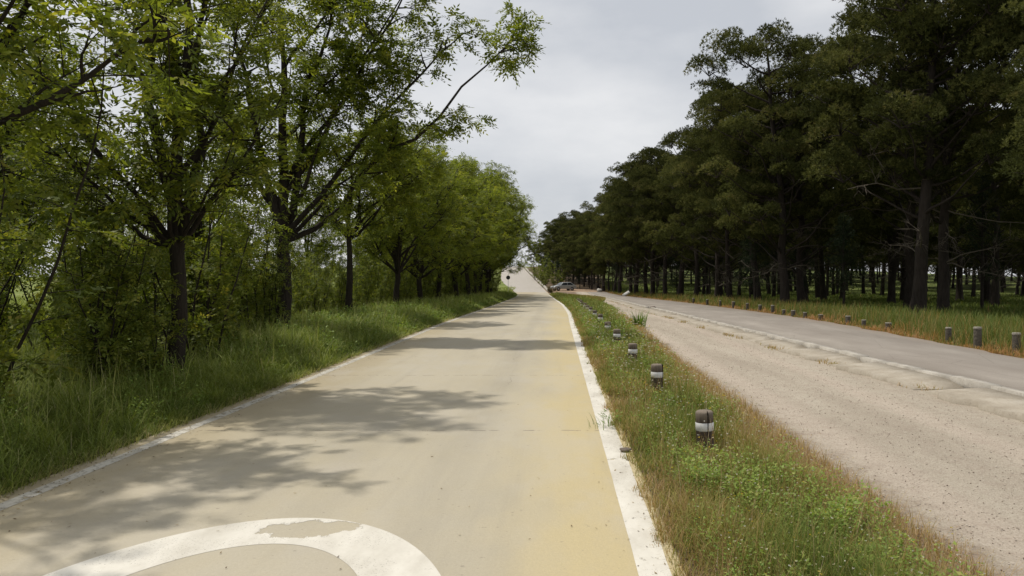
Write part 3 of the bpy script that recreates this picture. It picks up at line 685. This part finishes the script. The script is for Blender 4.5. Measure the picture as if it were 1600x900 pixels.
for k, (x, y) in enumerate(line):
    s = rp.uniform(.93, 1.07) * np.interp(y, [60, 75, 90, 115, 200], [.95, 1.03, 1.12, 1.06, .88])
    place(PR_[int(rp.integers(4))], x, y, s, rp.uniform(0, 6.28), '%s pine from the camera in the far half of the front line of the wood' % 'first second third fourth fifth sixth seventh eighth ninth tenth eleventh twelfth thirteenth fourteenth fifteenth sixteenth seventeenth eighteenth nineteenth twentieth twenty-first'.split()[k], 'pine tree', GP); pts.append((x, y))
cnt = 0; tries = 0
while cnt < 240 and tries < 30000:
    tries += 1; y = rp.uniform(14, 210); x = rp.uniform(13.5, 130)
    if x / y > .85 or x < 11 + 5 * (y < 60) - (y > 110) * 2: continue
    if y < 31 and x < 22: continue
    if min((x - a) ** 2 + (y - b) ** 2 for a, b in pts) < 4.4 ** 2: continue
    pts.append((x, y)); cnt += 1
    place(PR_[int(rp.integers(4))], x, y, rp.uniform(.78, 1.05), rp.uniform(0, 6.28), 'dark pine deep in the wood, one of many alike behind the front line', 'pine tree', GP)
for k, (x, y, s) in enumerate([(3.0, 148, .62), (6.2, 143, .7), (.8, 166, .6), (3.6, 171, .7), (-1.6, 182, .62), (8.8, 135, .75), (5.2, 153, .62), (-3.2, 203, .6), (-6.5, 226, .55), (7.5, 160, .8)]):
    place(pC, x, y, s, k * 1.1, 'low branched pine closing the far end of the track behind the car', 'pine tree', GP)
cA = cypress(301, 5.2, 1.0); cB = cypress(305, 6.4, 1.15, 1.3)
GC = 'young conifers under the pines'
place(cA, 13.8, 38.5, .85, 0, 'small dark conifer on a thin stem near the short posts, left of the trunk pair', 'young conifer', GC)
place(cB, 21.8, 41.0, 1.05, 1, 'dark narrow conifer right of the trunk pair', 'young conifer', GC)
for k, (x, y, s) in enumerate([(4.2, 146, 1.0), (6.0, 147, .9), (2.2, 150, .9), (7.6, 140, 1.0), (.2, 156, .9), (9.2, 132, 1.0), (1.8, 160, 1.1), (5.0, 158, 1.2), (-1.8, 168, 1), (11.9, 48, .8), (13.3, 55, .9), (12.6, 66, 1), (12, 80, 1), (11.5, 92, 1.1), (15.5, 50, .9), (17, 60, 1.0), (10.5, 108, 1.1), (9.5, 124, 1.1), (27, 44, 1), (31, 47, 1)]):
    place((cA, cB)[k % 2], x, y, s, k, 'dark young conifer under the pines, half lost in their shade', 'young conifer', GC)

# ------------------------------------------------------------------ grasses
def logd(rng, n, a, b): return np.exp(rng.uniform(math.log(a), math.log(b), n))
def stuff(name, mb, mat, label, cat): return tag(mb.build(name, mat), label, cat, kind='stuff')

rng = np.random.default_rng(900)
# left verge
n = 70000; y = logd(rng, n, 2.6, 125); u = rng.random(n) ** 1.25; x = XL(y) - .10 - u * 4.0
ang = rng.uniform(0, 6.28, n); rb = np.zeros(n); hs = np.ones(n)
nt_ = 2600; ty = logd(rng, nt_, 2.6, 125); tx = XL(ty) - .22 - rng.random(nt_) ** 1.1 * 3.8; tr = rng.normal(0, .16, nt_); th_ = rng.uniform(.75, 1.35, nt_)
kb_ = 44; tsz = .05 + .10 * rng.random(nt_); a2 = rng.uniform(0, 6.28, (nt_, kb_)); q = np.abs(rng.normal(0, 1, (nt_, kb_))) * tsz[:, None] * np.clip(ty / 12, 1, 4)[:, None]
x2 = (tx[:, None] + q * np.cos(a2)).ravel(); y2 = (ty[:, None] + q * np.sin(a2)).ravel()
x2 = np.minimum(x2, XL(y2) - .06)
x = np.concatenate([x, x2]); y = np.concatenate([y, y2]); ang = np.concatenate([ang, a2.ravel() + rng.normal(0, .3, nt_ * kb_)]); rb = np.concatenate([rb - .05, np.repeat(tr, kb_) + .08]); hs = np.concatenate([hs * .8, np.repeat(th_, kb_)])
n = len(x); dd = XL(y) - x
cl = .5 + .5 * noise1(x * 1.3 + y * .9, 1); cl2 = noise1(x * .8 - y * .45, 4)
h = (.17 + .42 * np.clip(dd / 1.0, 0, 1)) * (.75 + .4 * cl) * rng.uniform(.6, 1.2, n) * hs
wd = np.clip(y * .00085, .006, .05) * rng.uniform(.7, 1.3, n)
V, F = blades(np.stack([x, y, Z(y) - .01], -1), h, wd, ang, rng.uniform(.05, .5, n), rng.uniform(.15, .85, n), 4)
r = np.clip(.38 + .22 * cl2 + rb + rng.normal(0, .12, n), 0, .9); dead = rng.random(n) < .06; r[dead] = rng.uniform(.9, 1, dead.sum())
mb = MB(); mb.add(V, F, r4=np.repeat(r, 4))
# brown fringe hanging over the kerbside
n = 9000; y = logd(rng, n, 3, 100); x = XL(y) - .05 - rng.random(n) * .3
V, F = blades(np.stack([x, y, Z(y) + .012], -1), rng.uniform(.04, .16, n), np.clip(y * .0008, .004, .04), rng.uniform(-1.3, 1.3, n), rng.uniform(.3, .8, n), rng.uniform(.1, .4, n), 2)
mb.add(V, F, r4=np.repeat(rng.uniform(.85, 1, n), 2))
# seed stalks
n = 2600; y = logd(rng, n, 4, 90); x = XL(y) - .5 - rng.random(n) * 3.4; h = rng.uniform(.55, .95, n)
V, F = blades(np.stack([x, y, Z(y)], -1), h, np.clip(y * .0006, .003, .03), rng.uniform(0, 6.28, n), rng.uniform(.02, .2, n), rng.uniform(.05, .3, n), 3)
mb.add(V, F, r4=np.repeat(rng.uniform(.75, 1, n), 3))
stuff('verge_grass', mb, M['grass_verge'], 'tall lush dark green grass along the left edge of the lane', 'grass')

mb = MB(); n = 4200; y = logd(rng, n, 3, 70); x = XL(y) - .25 - rng.random(n) * 3.2; ok = noise1(x * 1.5 + y * 1.1, 21) > .1; x = x[ok]; y = y[ok]; n = len(x); hh = (.18 + .40 * np.clip((XL(y) - x) / 1.0, 0, 1)) * rng.uniform(.6, 1.15, n)
for k in range(24):
    t = rng.random(n) ** .8; a = rng.uniform(0, 6.28, n); rr = .12 * rng.random(n)
    P = np.stack([x + rr * np.cos(a), y + rr * np.sin(a), Z(y) + hh * t], -1); D = unit(np.stack([np.cos(a), np.sin(a), rng.uniform(-.2, .8, n)], -1)); S = unit(np.cross(D, rng.normal(0, .3, (n, 3)) + [0, 0, 1]))
    sz = np.clip(y * .0035, .03, .09) * rng.uniform(.6, 1.4, n); V, F = leaves(P, D, S, sz, sz * .45); mb.add(V, F, r4=np.clip(.25 + .45 * t + rng.normal(0, .15, n), 0, .95))
stuff('verge_weeds', mb, M['weed'], 'broad leaved green weeds mixed into the tall verge grass', 'weeds')
mb = MB(); n = 2600; y = logd(rng, n, 3, 45); u = rng.random(n); sd = rng.random(n) < .85
x = np.where(sd, XL(y) - .08 + np.abs(rng.normal(0, .22, n)), XR(y) + .02 - np.abs(rng.normal(0, .16, n))); far_ = rng.random(n) < .08; x = np.where(far_, XL(y) + rng.random(n) * 4.3, x)
a = rng.uniform(0, 6.28, n); D = np.stack([np.cos(a), np.sin(a), rng.uniform(0, .25, n)], -1); S = unit(np.cross(D, rng.normal(0, .2, (n, 3)) + [0, 0, 1])); sz = rng.uniform(.006, .028, n) * np.interp(y, [3, 40], [1, 1.8])
V, F = leaves(np.stack([x, y, Z(y) + .018], -1), D, S, sz, sz * .4); mb.add(V, F, r4=rng.random(n))
stuff('leaf_litter', mb, M['litter'], 'dry leaf bits and grass clippings along the edges of the lane', 'leaf litter')

# wild grass and field beyond the left trees
n = 70000; y = logd(rng, n, 5, 150); x = -7.6 - rng.random(n) ** 1.5 * np.clip(y * 1.0, 6, 50)
V, F = blades(np.stack([x, y, Z(y) - .01], -1), rng.uniform(.15, .5, n), np.clip(y * .0014, .008, .08), rng.uniform(0, 6.28, n), rng.uniform(.05, .5, n), rng.uniform(.1, .6, n), 2)
mb = MB(); mb.add(V, F, r4=np.repeat(np.clip(rng.normal(.62, .15, n), 0, .95), 2))
stuff('field_grass', mb, M['grass_verge'], 'bright green grass of the field seen through the left bushes', 'grass')

# median
n = 120000; y = logd(rng, n, 2.3, 118); u = rng.random(n); xa = XR(y) - .045; xb = TL(y) + .02; x = xa + (xb - xa) * u; ex = rng.random(n) < .10; x = x - (u < .3) * np.clip(noise1(y * 3, 9), 0, 1) * .10; x = np.where(ex, xb + np.abs(rng.normal(0, .18, n)) - .05, x); u = np.where(ex, 1.0, u)
cl = noise1(x * 2.2 + y * 1.1, 2); cl2 = noise1(x * 1.4 - y * .8, 7)
edge = np.minimum(u, 1 - u) * 2
right = np.clip((u - .62) / .38, 0, 1) * (y < 40)
bd = (np.abs(x - 1.37) < .22) & (y > 6.3) & (y < 7.5); bd2 = (np.abs(x - 1.40) < .24) & (((y - 7.35 + 1.3) % 3.52) < 1.4) & (y > 9)
h = np.where(bd, .35, np.where(bd2, .5, 1.0)) * (.05 + .23 * np.sqrt(edge)) * np.clip(1 + .8 * cl, .3, 2) * rng.uniform(.45, 1.3, n) * np.interp(y, [2, 7, 12, 40], [.8, .9, 1.12, 1.35]) * (1 - .45 * right)
keep = rng.random(n) > right * .75
wd = np.clip(y * .0008, .0032, .045) * rng.uniform(.6, 1.3, n)
r = .24 + .26 * cl2 + rng.normal(0, .17, n) + .42 * (1 - edge) * np.interp(y, [2, 20, 50], [1, .8, .2]) + right * .2
V, F = blades(np.stack([x, y, Z(y) - .005], -1)[keep], h[keep], wd[keep], rng.uniform(0, 6.28, keep.sum()), rng.uniform(.05, .5, keep.sum()), rng.uniform(.05, .6, keep.sum()), 3)
mb = MB(); mb.add(V, F, r4=np.repeat(np.clip(r[keep], 0, 1), 3))
n = 16000; y = logd(rng, n, 2.3, 34); x = TL(y) - np.abs(rng.normal(0, .36, n)) + .08; ok = x > XR(y) + .5; x = x[ok]; y = y[ok]; n = len(x)
V, F = blades(np.stack([x, y, Z(y) + .005], -1), rng.uniform(.04, .20, n), np.clip(y * .0007, .003, .02), rng.uniform(0, 6.28, n), rng.uniform(.1, .7, n), rng.uniform(.05, .5, n), 2)
mb.add(V, F, r4=np.repeat(rng.uniform(.62, 1, n), 2))
# dry seed stalks
n = 5200; y = logd(rng, n, 2.3, 60); u = rng.random(n) * .85; x = XR(y) + .1 + (TL(y) - XR(y) - .15) * u; h = rng.uniform(.14, .36, n) * np.where(rng.random(n) < .12, 1.35, 1)
V, F = blades(np.stack([x, y, Z(y)], -1), h, np.clip(y * .0005, .002, .02), rng.uniform(0, 6.28, n), rng.uniform(.02, .25, n), rng.uniform(.05, .3, n), 3)
mb.add(V, F, r4=np.repeat(rng.uniform(.6, 1, n), 3))
stuff('median_grass', mb, M['grass_med'], 'rough green and rusty dry grass of the strip round the short bollards', 'grass')
# broad weeds
mb = MB(); fb = MB()
n = 5200; y = logd(rng, n, 2.3, 70); u = rng.random(n); x = XR(y) + .12 + (TL(y) - XR(y) - .35) * u
ok = (noise1(x * 2.4 + y * .9, 12) + .35 * rng.normal(size=n)) > (-.1 + 1.2 * np.clip(u - .65, 0, 1)); x = x[ok]; y = y[ok]; bd = (np.abs(x - 1.38) < .26) & (((y - 7.35 + 1.15) % 3.52) < 1.25) & (y > 6); x = x[~bd]; y = y[~bd]; n = len(x); hh = rng.uniform(.08, .29, n) * np.interp(y, [2, 8, 20], [.85, 1.1, 1.5])
K = 26
for k in range(K):
    t = rng.random(n); a = rng.uniform(0, 6.28, n); rr = .09 * rng.random(n) * (1.2 - t * .5)
    P = np.stack([x + rr * np.cos(a), y + rr * np.sin(a), Z(y) + hh * t], -1)
    D = unit(np.stack([np.cos(a), np.sin(a), rng.uniform(-.1, .9, n)], -1)); S = unit(np.cross(D, rng.normal(0, .3, (n, 3)) + [0, 0, 1]))
    sz = np.clip(y * .0028, .020, .06) * rng.uniform(.6, 1.3, n)
    V, F = leaves(P, D, S, sz, sz * .5); mb.add(V, F, r4=np.clip(.35 + .4 * t + rng.normal(0, .15, n), 0, 1))
n = 170; x = rng.uniform(.95, 2.0, n); y = 3.6 + rng.random(n) * 3.2; ok = noise1(x * 2.1 + y * 1.3, 3) > -.25; x = x[ok]; y = y[ok]; n = len(x); hh = rng.uniform(.12, .27, n)
for k in range(46):
    t = rng.random(n) ** .7; a = rng.uniform(0, 6.28, n); rr = .10 * rng.random(n)
    P = np.stack([x + rr * np.cos(a), y + rr * np.sin(a), hh * t], -1); D = unit(np.stack([np.cos(a), np.sin(a), rng.uniform(-.1, .9, n)], -1)); S = unit(np.cross(D, rng.normal(0, .3, (n, 3)) + [0, 0, 1]))
    sz = rng.uniform(.018, .038, n); V, F = leaves(P, D, S, sz, sz * .55); mb.add(V, F, r4=np.clip(.5 + .4 * t + rng.normal(0, .1, n), 0, 1))
stuff('median_weeds', mb, M['weed'], 'leafy green weeds growing in clumps through the bollard strip', 'weeds')
n = 2000; y = logd(rng, n, 2.4, 40); u = rng.random(n); x = XR(y) + .15 + (TL(y) - XR(y) - .2) * u; z = rng.uniform(.12, .34, n)
for k in range(5):
    a = rng.uniform(0, 6.28, n); D = unit(np.stack([np.cos(a), np.sin(a), rng.uniform(.2, 1.2, n)], -1)); S = unit(np.cross(D, rng.normal(0, 1, (n, 3))))
    sz = np.clip(y * .0014, .007, .03); V, F = leaves(np.stack([x, y, Z(y) + z], -1), D, S, sz * 1.2, sz * .7)
    if k == 0: base = rng.random(n)
    fb.add(V, F, r4=base)
V, F = blades(np.stack([x, y, Z(y)], -1), z, np.clip(y * .0004, .0015, .02), rng.uniform(0, 6.28, n), np.zeros(n), np.zeros(n), 1)
stuff('flower_heads', fb, M['flower'], 'tiny pale and yellow flower heads scattered over the bollard strip', 'flowers')

# grass of the wood and the rusty fringe of the asphalt path
n = 120000; y = logd(rng, n, 9, 170); x = PR(y) + .02 + rng.random(n) ** 1.6 * np.clip(y * .8, 6, 60); dd = x - PR(y)
cl = noise1(x * .7 + y * .5, 3)
h = (.12 + .34 * np.clip(dd / .9, 0, 1)) * (1 + .4 * cl) * rng.uniform(.5, 1.25, n) * np.where(dd > 6, .6, 1)
V, F = blades(np.stack([x, y, Z(y) - .005], -1), h, np.clip(y * .0010, .008, .09) * rng.uniform(.6, 1.3, n), rng.uniform(0, 6.28, n), rng.uniform(.05, .5, n), rng.uniform(.05, .5, n), 3)
r = .42 + .2 * cl + rng.normal(0, .14, n) + .7 * np.clip(1.15 - dd / 1.0, 0, 1) * rng.uniform(.5, 1, n)
mb = MB(); mb.add(V, F, r4=np.repeat(np.clip(r, 0, 1), 3))
n = 5000; y = logd(rng, n, 10, 110); x = PR(y) + .3 + rng.random(n) * 2.5
V, F = blades(np.stack([x, y, Z(y)], -1), rng.uniform(.4, .75, n), np.clip(y * .0006, .004, .04), rng.uniform(0, 6.28, n), rng.uniform(.02, .2, n), rng.uniform(.05, .3, n), 3)
mb.add(V, F, r4=np.repeat(rng.uniform(.6, .95, n), 3))
stuff('wood_grass', mb, M['grass_wood'], 'green grass with a rusty dry fringe between the asphalt path and the pines', 'grass')

# dry tufts in gutter cracks and far island of grass
n = 6000; y = logd(rng, n, 5, 70); x = KX(y) - .62 + rng.normal(0, .10, n); ok = noise1(y * 1.1, 31) > .25; x = x[ok]; y = y[ok]; n = len(x)
mb = MB(); V, F = blades(np.stack([x, y, Z(y)], -1), rng.uniform(.03, .12, n), np.clip(y * .0009, .005, .03), rng.uniform(0, 6.28, n), rng.uniform(.2, .7, n), rng.uniform(.1, .3, n), 2)
mb.add(V, F, r4=np.repeat(rng.uniform(.5, 1, n), 2))
n = 9000; y = rng.uniform(62, 112, n); x = TL(y) + .4 + rng.random(n) * 1.6 * np.sin(np.clip((y - 62) / 50, 0, 1) * 3.14)
V, F = blades(np.stack([x, y, Z(y)], -1), rng.uniform(.1, .3, n), np.clip(y * .0009, .005, .06), rng.uniform(0, 6.28, n), rng.uniform(.1, .4, n), rng.uniform(.1, .3, n), 2)
mb.add(V, F, r4=np.repeat(rng.uniform(.2, .85, n), 2))
stuff('crack_grass', mb, M['grass_med'], 'dry grass in the gutter cracks and on the patch where the track ends', 'grass')

# gravel
n = 15000; y = logd(rng, n, 2.5, 30); x = TL(y) + rng.random(n) * (KX(y) - TL(y) - .6); s = np.clip(rng.lognormal(-5.7, .5, n), .0015, .0085) * np.interp(y, [3, 35], [1, 1.5])
base = np.array([[1, 0, 0], [-1, 0, 0], [0, 1, 0], [0, -1, 0], [0, 0, .7], [0, 0, -.5]], float)
P = base[None] * s[:, None, None] * rng.uniform(.6, 1.4, (n, 6, 1)); a = rng.uniform(0, 6.28, n); ca, sa = np.cos(a)[:, None], np.sin(a)[:, None]
P = np.stack([P[..., 0] * ca - P[..., 1] * sa, P[..., 0] * sa + P[..., 1] * ca, P[..., 2]], -1) + np.stack([x, y, Z(y) + .010 + s * .2], -1)[:, None]
tf = np.array([[0, 2, 4], [2, 1, 4], [1, 3, 4], [3, 0, 4], [2, 0, 5], [1, 2, 5], [3, 1, 5], [0, 3, 5]])
F3 = (np.arange(n)[:, None, None] * 6 + tf[None]).reshape(-1, 3)
mb = MB(); mb.add(P.reshape(-1, 3), None, F3, r3=np.repeat(rng.random(n), 8))
stuff('gravel', mb, M['pebble'], 'loose pebbles scattered over the dirt track', 'gravel')

# ------------------------------------------------------------------ bollards
def bollard():
    root = empty('bollard'); b = MB()
    prof = [(.078, -.15), (.080, 0), (.081, .33), (.0805, .34)]
    b.lathe([(.080, -.15), (.082, .05), (.081, .33), (.081, .345)], 20); b.lathe([(.081, .435), (.081, .47), (.0805, .512), (.076, .526), (.066, .534), (.0, .538)], 20); b.lathe([(.081, .345), (.0795, .35), (.0795, .43), (.081, .435)], 20)
    b.build('post', M['post'], root, True)
    c = MB(); c.lathe([(.0812, .357), (.0838, .360), (.0838, .428), (.0812, .431)], 24); c.build('reflective_band', M['band'], root, True)
    k = MB(); k.box((.016, -.0795, .39), (.007, .012, .26), 0, (0, .03)); k.box((.016, -.072, .52), (.006, .03, .03), 0, (.6, 0)); 
    q = k.build('split', M['split'], root); 
    return root
bo = bollard(); y0 = 7.35
labs = {0: 'nearest round timber bollard with a white band and a split, in the weeds', 1: 'second round bollard from the camera, white band above the weeds', 2: 'third round bollard from the camera, weathered cap in tall weeds'}
for k in range(15):
    y = y0 + 3.52 * k; x = 1.37 + (0 if y < 40 else np.interp(y, [40, 60], [0, .12]))
    o = place(bo, x + rs.normal(0, .02) * (k > 0), y + rs.normal(0, .05) * (k > 0), 1.0, (0, .8, 2.0, 3.1, 4.4)[k % 5] if k else 0, labs.get(k, '%s round bollard from the camera, small and banded white in the grass strip' % ORD[k]), 'bollard', 'round timber bollards along the grass strip')
    o.rotation_euler = (rs.normal(0, .014), rs.normal(0, .014), o.rotation_euler[2])
    o.location.z += (-.165 if k == 0 else -.115) + (0, .0, -.02, .0, -.03, .01)[k % 6]
# ------------------------------------------------------------------ short posts by the wood
def spost(h, r, seed):
    root = empty('wooden_post'); b = MB(); b.lathe([(r, -.2), (r * 1.02, 0), (r, h - .03), (r * .93, h)], 14); b.build('post', M['greypost'], root, True)
    c = MB(); c.lathe([(r * 1.06, h - .035), (r * 1.08, h - .01), (r * .95, h + .012), (0, h + .016)], 14); c.build('cap', M['greycap'], root, True); return root
sp = spost(.5, .082, 1)
pl = [(9.25, 16.1, .46, 'weathered post cut by the right frame edge, in rusty grass'), (9.1, 17.3, .50, 'tallest weathered grey post, standing in the grass by the asphalt path'), (9.35, 19.1, .38, 'dark short post just left of the tallest grey post'),
      (9.45, 22.8, 0.28, None), (9.4, 24.5, 0.27, None), (9.5, 26.1, 0.31, None), (9.5, 28.8, 0.25, None), (9.4, 30.3, 0.27, None), (9.4, 31.8, 0.29, None), (9.45, 33.3, 0.27, None), (9.5, 35.2, .4, None), (9.5, 37.4, .36, None), (9.5, 39.9, .38, None), (9.5, 43, .4, None), (9.4, 46, .4, None), (9.4, 50, .4, None), (9.4, 55, .4, None)]
for k, (x, y, h, lab) in enumerate(pl):
    o = place(sp, x, y, (.95, 1.0, .85, 1.05, .8)[k % 5], k, lab or ('%s short post from the right frame edge, low in the grass by the asphalt path' % ORD[k]), 'post', 'short posts along the asphalt path', zs=h / .5)
# ------------------------------------------------------------------ odd stones, slab
def rockmesh(name, mat, size, seed, label, cat, loc, rz=0, tilt=(0, 0)):
    r = np.random.default_rng(seed); b = MB()
    th_ = np.linspace(0, 2 * math.pi, 12, endpoint=False); ph = np.linspace(-.5 * math.pi + .01, .5 * math.pi - .01, 8)
    Pn = np.array([[math.cos(p) * math.cos(t), math.cos(p) * math.sin(t), math.sin(p)] for p in ph for t in th_])
    dirs = unit(r.normal(0, 1, (14, 3))); k_ = r.uniform(.6, .9, 14)
    sc = np.min(np.where(Pn @ dirs.T > .2, k_[None] / np.maximum(Pn @ dirs.T, .2), 9), axis=1); sc = np.minimum(sc, 1)
    Vr = Pn * sc[:, None] * np.array(size) / 2
    i_ = np.arange(7)[:, None] * 12; j_ = np.arange(12)[None]
    b.add(Vr, np.stack([i_ + j_, i_ + (j_ + 1) % 12, i_ + 12 + (j_ + 1) % 12, i_ + 12 + j_], -1).reshape(-1, 4))
    o = b.build(name, mat); o.location = loc; o.rotation_euler = (tilt[0], tilt[1], rz); return tag(o, label, cat)
rockmesh('rock', M['rock'], (.42, .5, .26), 4, 'small dark broken rock lying on the kerb line', 'rock', (5.0, 41.5, float(Z(41.5)) + .10), .4)
rockmesh('boulder', M['stone'], (1.0, .9, .95), 6, 'pale pointed boulder at the far end of the dirt track', 'boulder', (6.9, 130, float(Z(130)) + .35), 1)
b = MB(); b.box((0, 0, 0), (.95, .42, .10), 0, (0, 0), .012, np.random.default_rng(3))
o = b.build('slab', M['white']); o.location = (8.75, 101, float(Z(101)) + .36); o.rotation_euler = (rad(35), rad(-32), rad(15)); tag(o, 'white slab propped aslant at the far edge of the asphalt path', 'slab')

# ------------------------------------------------------------------ sign
sg = empty('road_sign', (-7.35, 121, float(Z(121))))
b = MB(); b.tube([(0, 0, -.3), (0, 0, 2.75)], [.035, .035], 10); b.build('pole', M['steel'], sg, True)
b = MB(); q = np.linspace(0, 2 * math.pi, 25)[:-1]; V = np.concatenate([np.stack([.31 * np.cos(q), np.full(24, y_), 2.5 + .31 * np.sin(q)], -1) for y_ in (-.05, -.035)])
b.add(V, [[a, (a + 1) % 24, (a + 1) % 24 + 24, a + 24] for a in range(24)]); c0 = [[-0, -.05, 2.5], [0, -.035, 2.5]]
b.add(np.concatenate([V, c0]), None, [[a, 48, (a + 1) % 24] for a in range(24)] + [[a + 24, (a + 1) % 24 + 24, 49] for a in range(24)])
b.build('disc', M['signback'], sg); tag(sg, 'small round road sign, dark against the climbing road, on a thin pole', 'road sign')

# ------------------------------------------------------------------ car
def car(loc, rz):
    root = empty('parked_car', loc, rz); rg = np.random.default_rng(1)
    # side profile along local x (front = -x)
    bodyp = [(-2.1, .35), (-2.15, .62), (-1.95, .78), (-1.05, .93), (1.75, .98), (2.1, .9), (2.15, .5), (2.05, .32)]
    def extr(prof, w0, w1, zsplit):
        nn = len(prof); Vv = []
        for s_ in (-1, 1):
            for (px, pz) in prof: Vv.append((px, s_ * (w0 if pz <= zsplit else w1), pz))
        Fq = [[a, (a + 1) % nn, (a + 1) % nn + nn, a + nn] for a in range(nn)]
        return np.array(Vv), Fq, nn
    def solid(prof, w0, w1, zs, name, mat):
        Vv, Fq, nn = extr(prof, w0, w1, zs); me = bpy.data.meshes.new(name)
        me.from_pydata([tuple(v) for v in Vv], [], [tuple(f) for f in Fq] + [tuple(range(nn))[::-1], tuple(range(nn, 2 * nn))]); me.materials.append(mat); me.update()
        o = bpy.data.objects.new(name, me); COL.objects.link(o); o.parent = root
        bv = o.modifiers.new('bevel', 'BEVEL'); bv.width = .05; bv.segments = 2; return o
    solid(bodyp, .86, .84, .8, 'body', M['carpaint'])
    solid([(-1.0, .92), (-.35, 1.42), (1.1, 1.46), (1.85, .97)], .80, .60, 1.0, 'roof', M['carpaint'])
    for s_ in (-1, 1):
        b = MB(); Vv = np.array([(-.80, s_ * .80, .97), (.38, s_ * .80, .97), (.38, s_ * .655, 1.36), (-.30, s_ * .655, 1.36), (.46, s_ * .80, .97), (1.6, s_ * .80, .98), (1.05, s_ * .655, 1.38), (.46, s_ * .655, 1.37)]); Vv[:, 1] += s_ * .012
        b.add(Vv, [[0, 1, 2, 3], [4, 5, 6, 7]]); b.build('window', M['glass'], root)
    b = MB(); b.add([(-1.02, -.70, .98), (-1.02, .70, .98), (-.42, .56, 1.405), (-.42, -.56, 1.405)], [[0, 1, 2, 3]]); b.V[0][:, 0] -= .03; b.V[0][:, 2] += .01; b.build('windscreen', M['glass'], root)
    for px in (-1.3, 1.3):
        for s_ in (-1, 1):
            b = MB(); b.lathe([(.0, -.1), (.31, -.1), (.32, 0), (.31, .1), (0, .1)], 20); b.V[0] = b.V[0][:, [0, 2, 1]] + np.array([px, s_ * .80, .31]); w = b.build('wheel', M['tyre'], root, True)
            b = MB(); b.lathe([(0, -.112), (.19, -.108), (.2, .108), (0, .112)], 16); b.V[0] = b.V[0][:, [0, 2, 1]] + np.array([px, s_ * .80, .31]); b.build('rim', M['steel'], w)
    for s_ in (-1, 1):
        b = MB(); b.box((-2.07, s_ * .6, .66), (.14, .34, .13), 0, (0, .2)); b.build('headlight', M['lamp'], root)
    return root
cr_ = car((1.15, 139, float(Z(139))), rad(24)); tag(cr_, 'silver car half hidden behind the far end of the grass strip', 'car')

# ------------------------------------------------------------------ single weeds
def tuft(name, loc, n, h, w, r0, r1, seed, label, leafy=False):
    r_ = np.random.default_rng(seed); b = MB(); P = np.concatenate([r_.normal(0, .09, (n, 2)), np.zeros((n, 1))], 1)
    V_, F_ = blades(P, h * r_.uniform(.5, 1.1, n), np.full(n, w), np.arctan2(P[:, 1], P[:, 0]) + r_.normal(0, .4, n), r_.uniform(.05, .45, n), r_.uniform(0, .4, n), 4)
    b.add(V_, F_, r4=np.repeat(r_.uniform(r0, r1, n), 4))
    if leafy:
        for k_ in range(60):
            a_ = r_.uniform(0, 6.28); zz_ = h * r_.uniform(.1, 1); rr_ = r_.uniform(.02, .14)
            D_ = unit(np.array([[math.cos(a_), math.sin(a_), .4]])); S_ = unit(np.cross(D_, r_.normal(0, .3, (1, 3)) + [0, 0, 1]))
            V_, F_ = leaves(np.array([[rr_ * math.cos(a_), rr_ * math.sin(a_), zz_]]), D_, S_, .045, .02); b.add(V_, F_, r4=r_.uniform(r0, r1))
    o = b.build(name, M['weed']); o.location = loc; return tag(o, label, 'weed')
tuft('tall_weed', (2.55, 25.0, float(Z(25))), 90, .62, .028, .1, .6, 5, 'tall blue green tuft standing at the track edge of the bollard strip')
tuft('small_weed', (.56, 8.45, .012), 26, .17, .006, .2, .8, 8, 'small leafy weed growing on the right white line', True)
rockmesh('stone_chip', M['rock'], (.13, .10, .05), 14, 'dark flat stone chip on the outer edge of the right white line', 'stone', (.62, 7.25, .03), .4)
print('objects', len(bpy.data.objects))
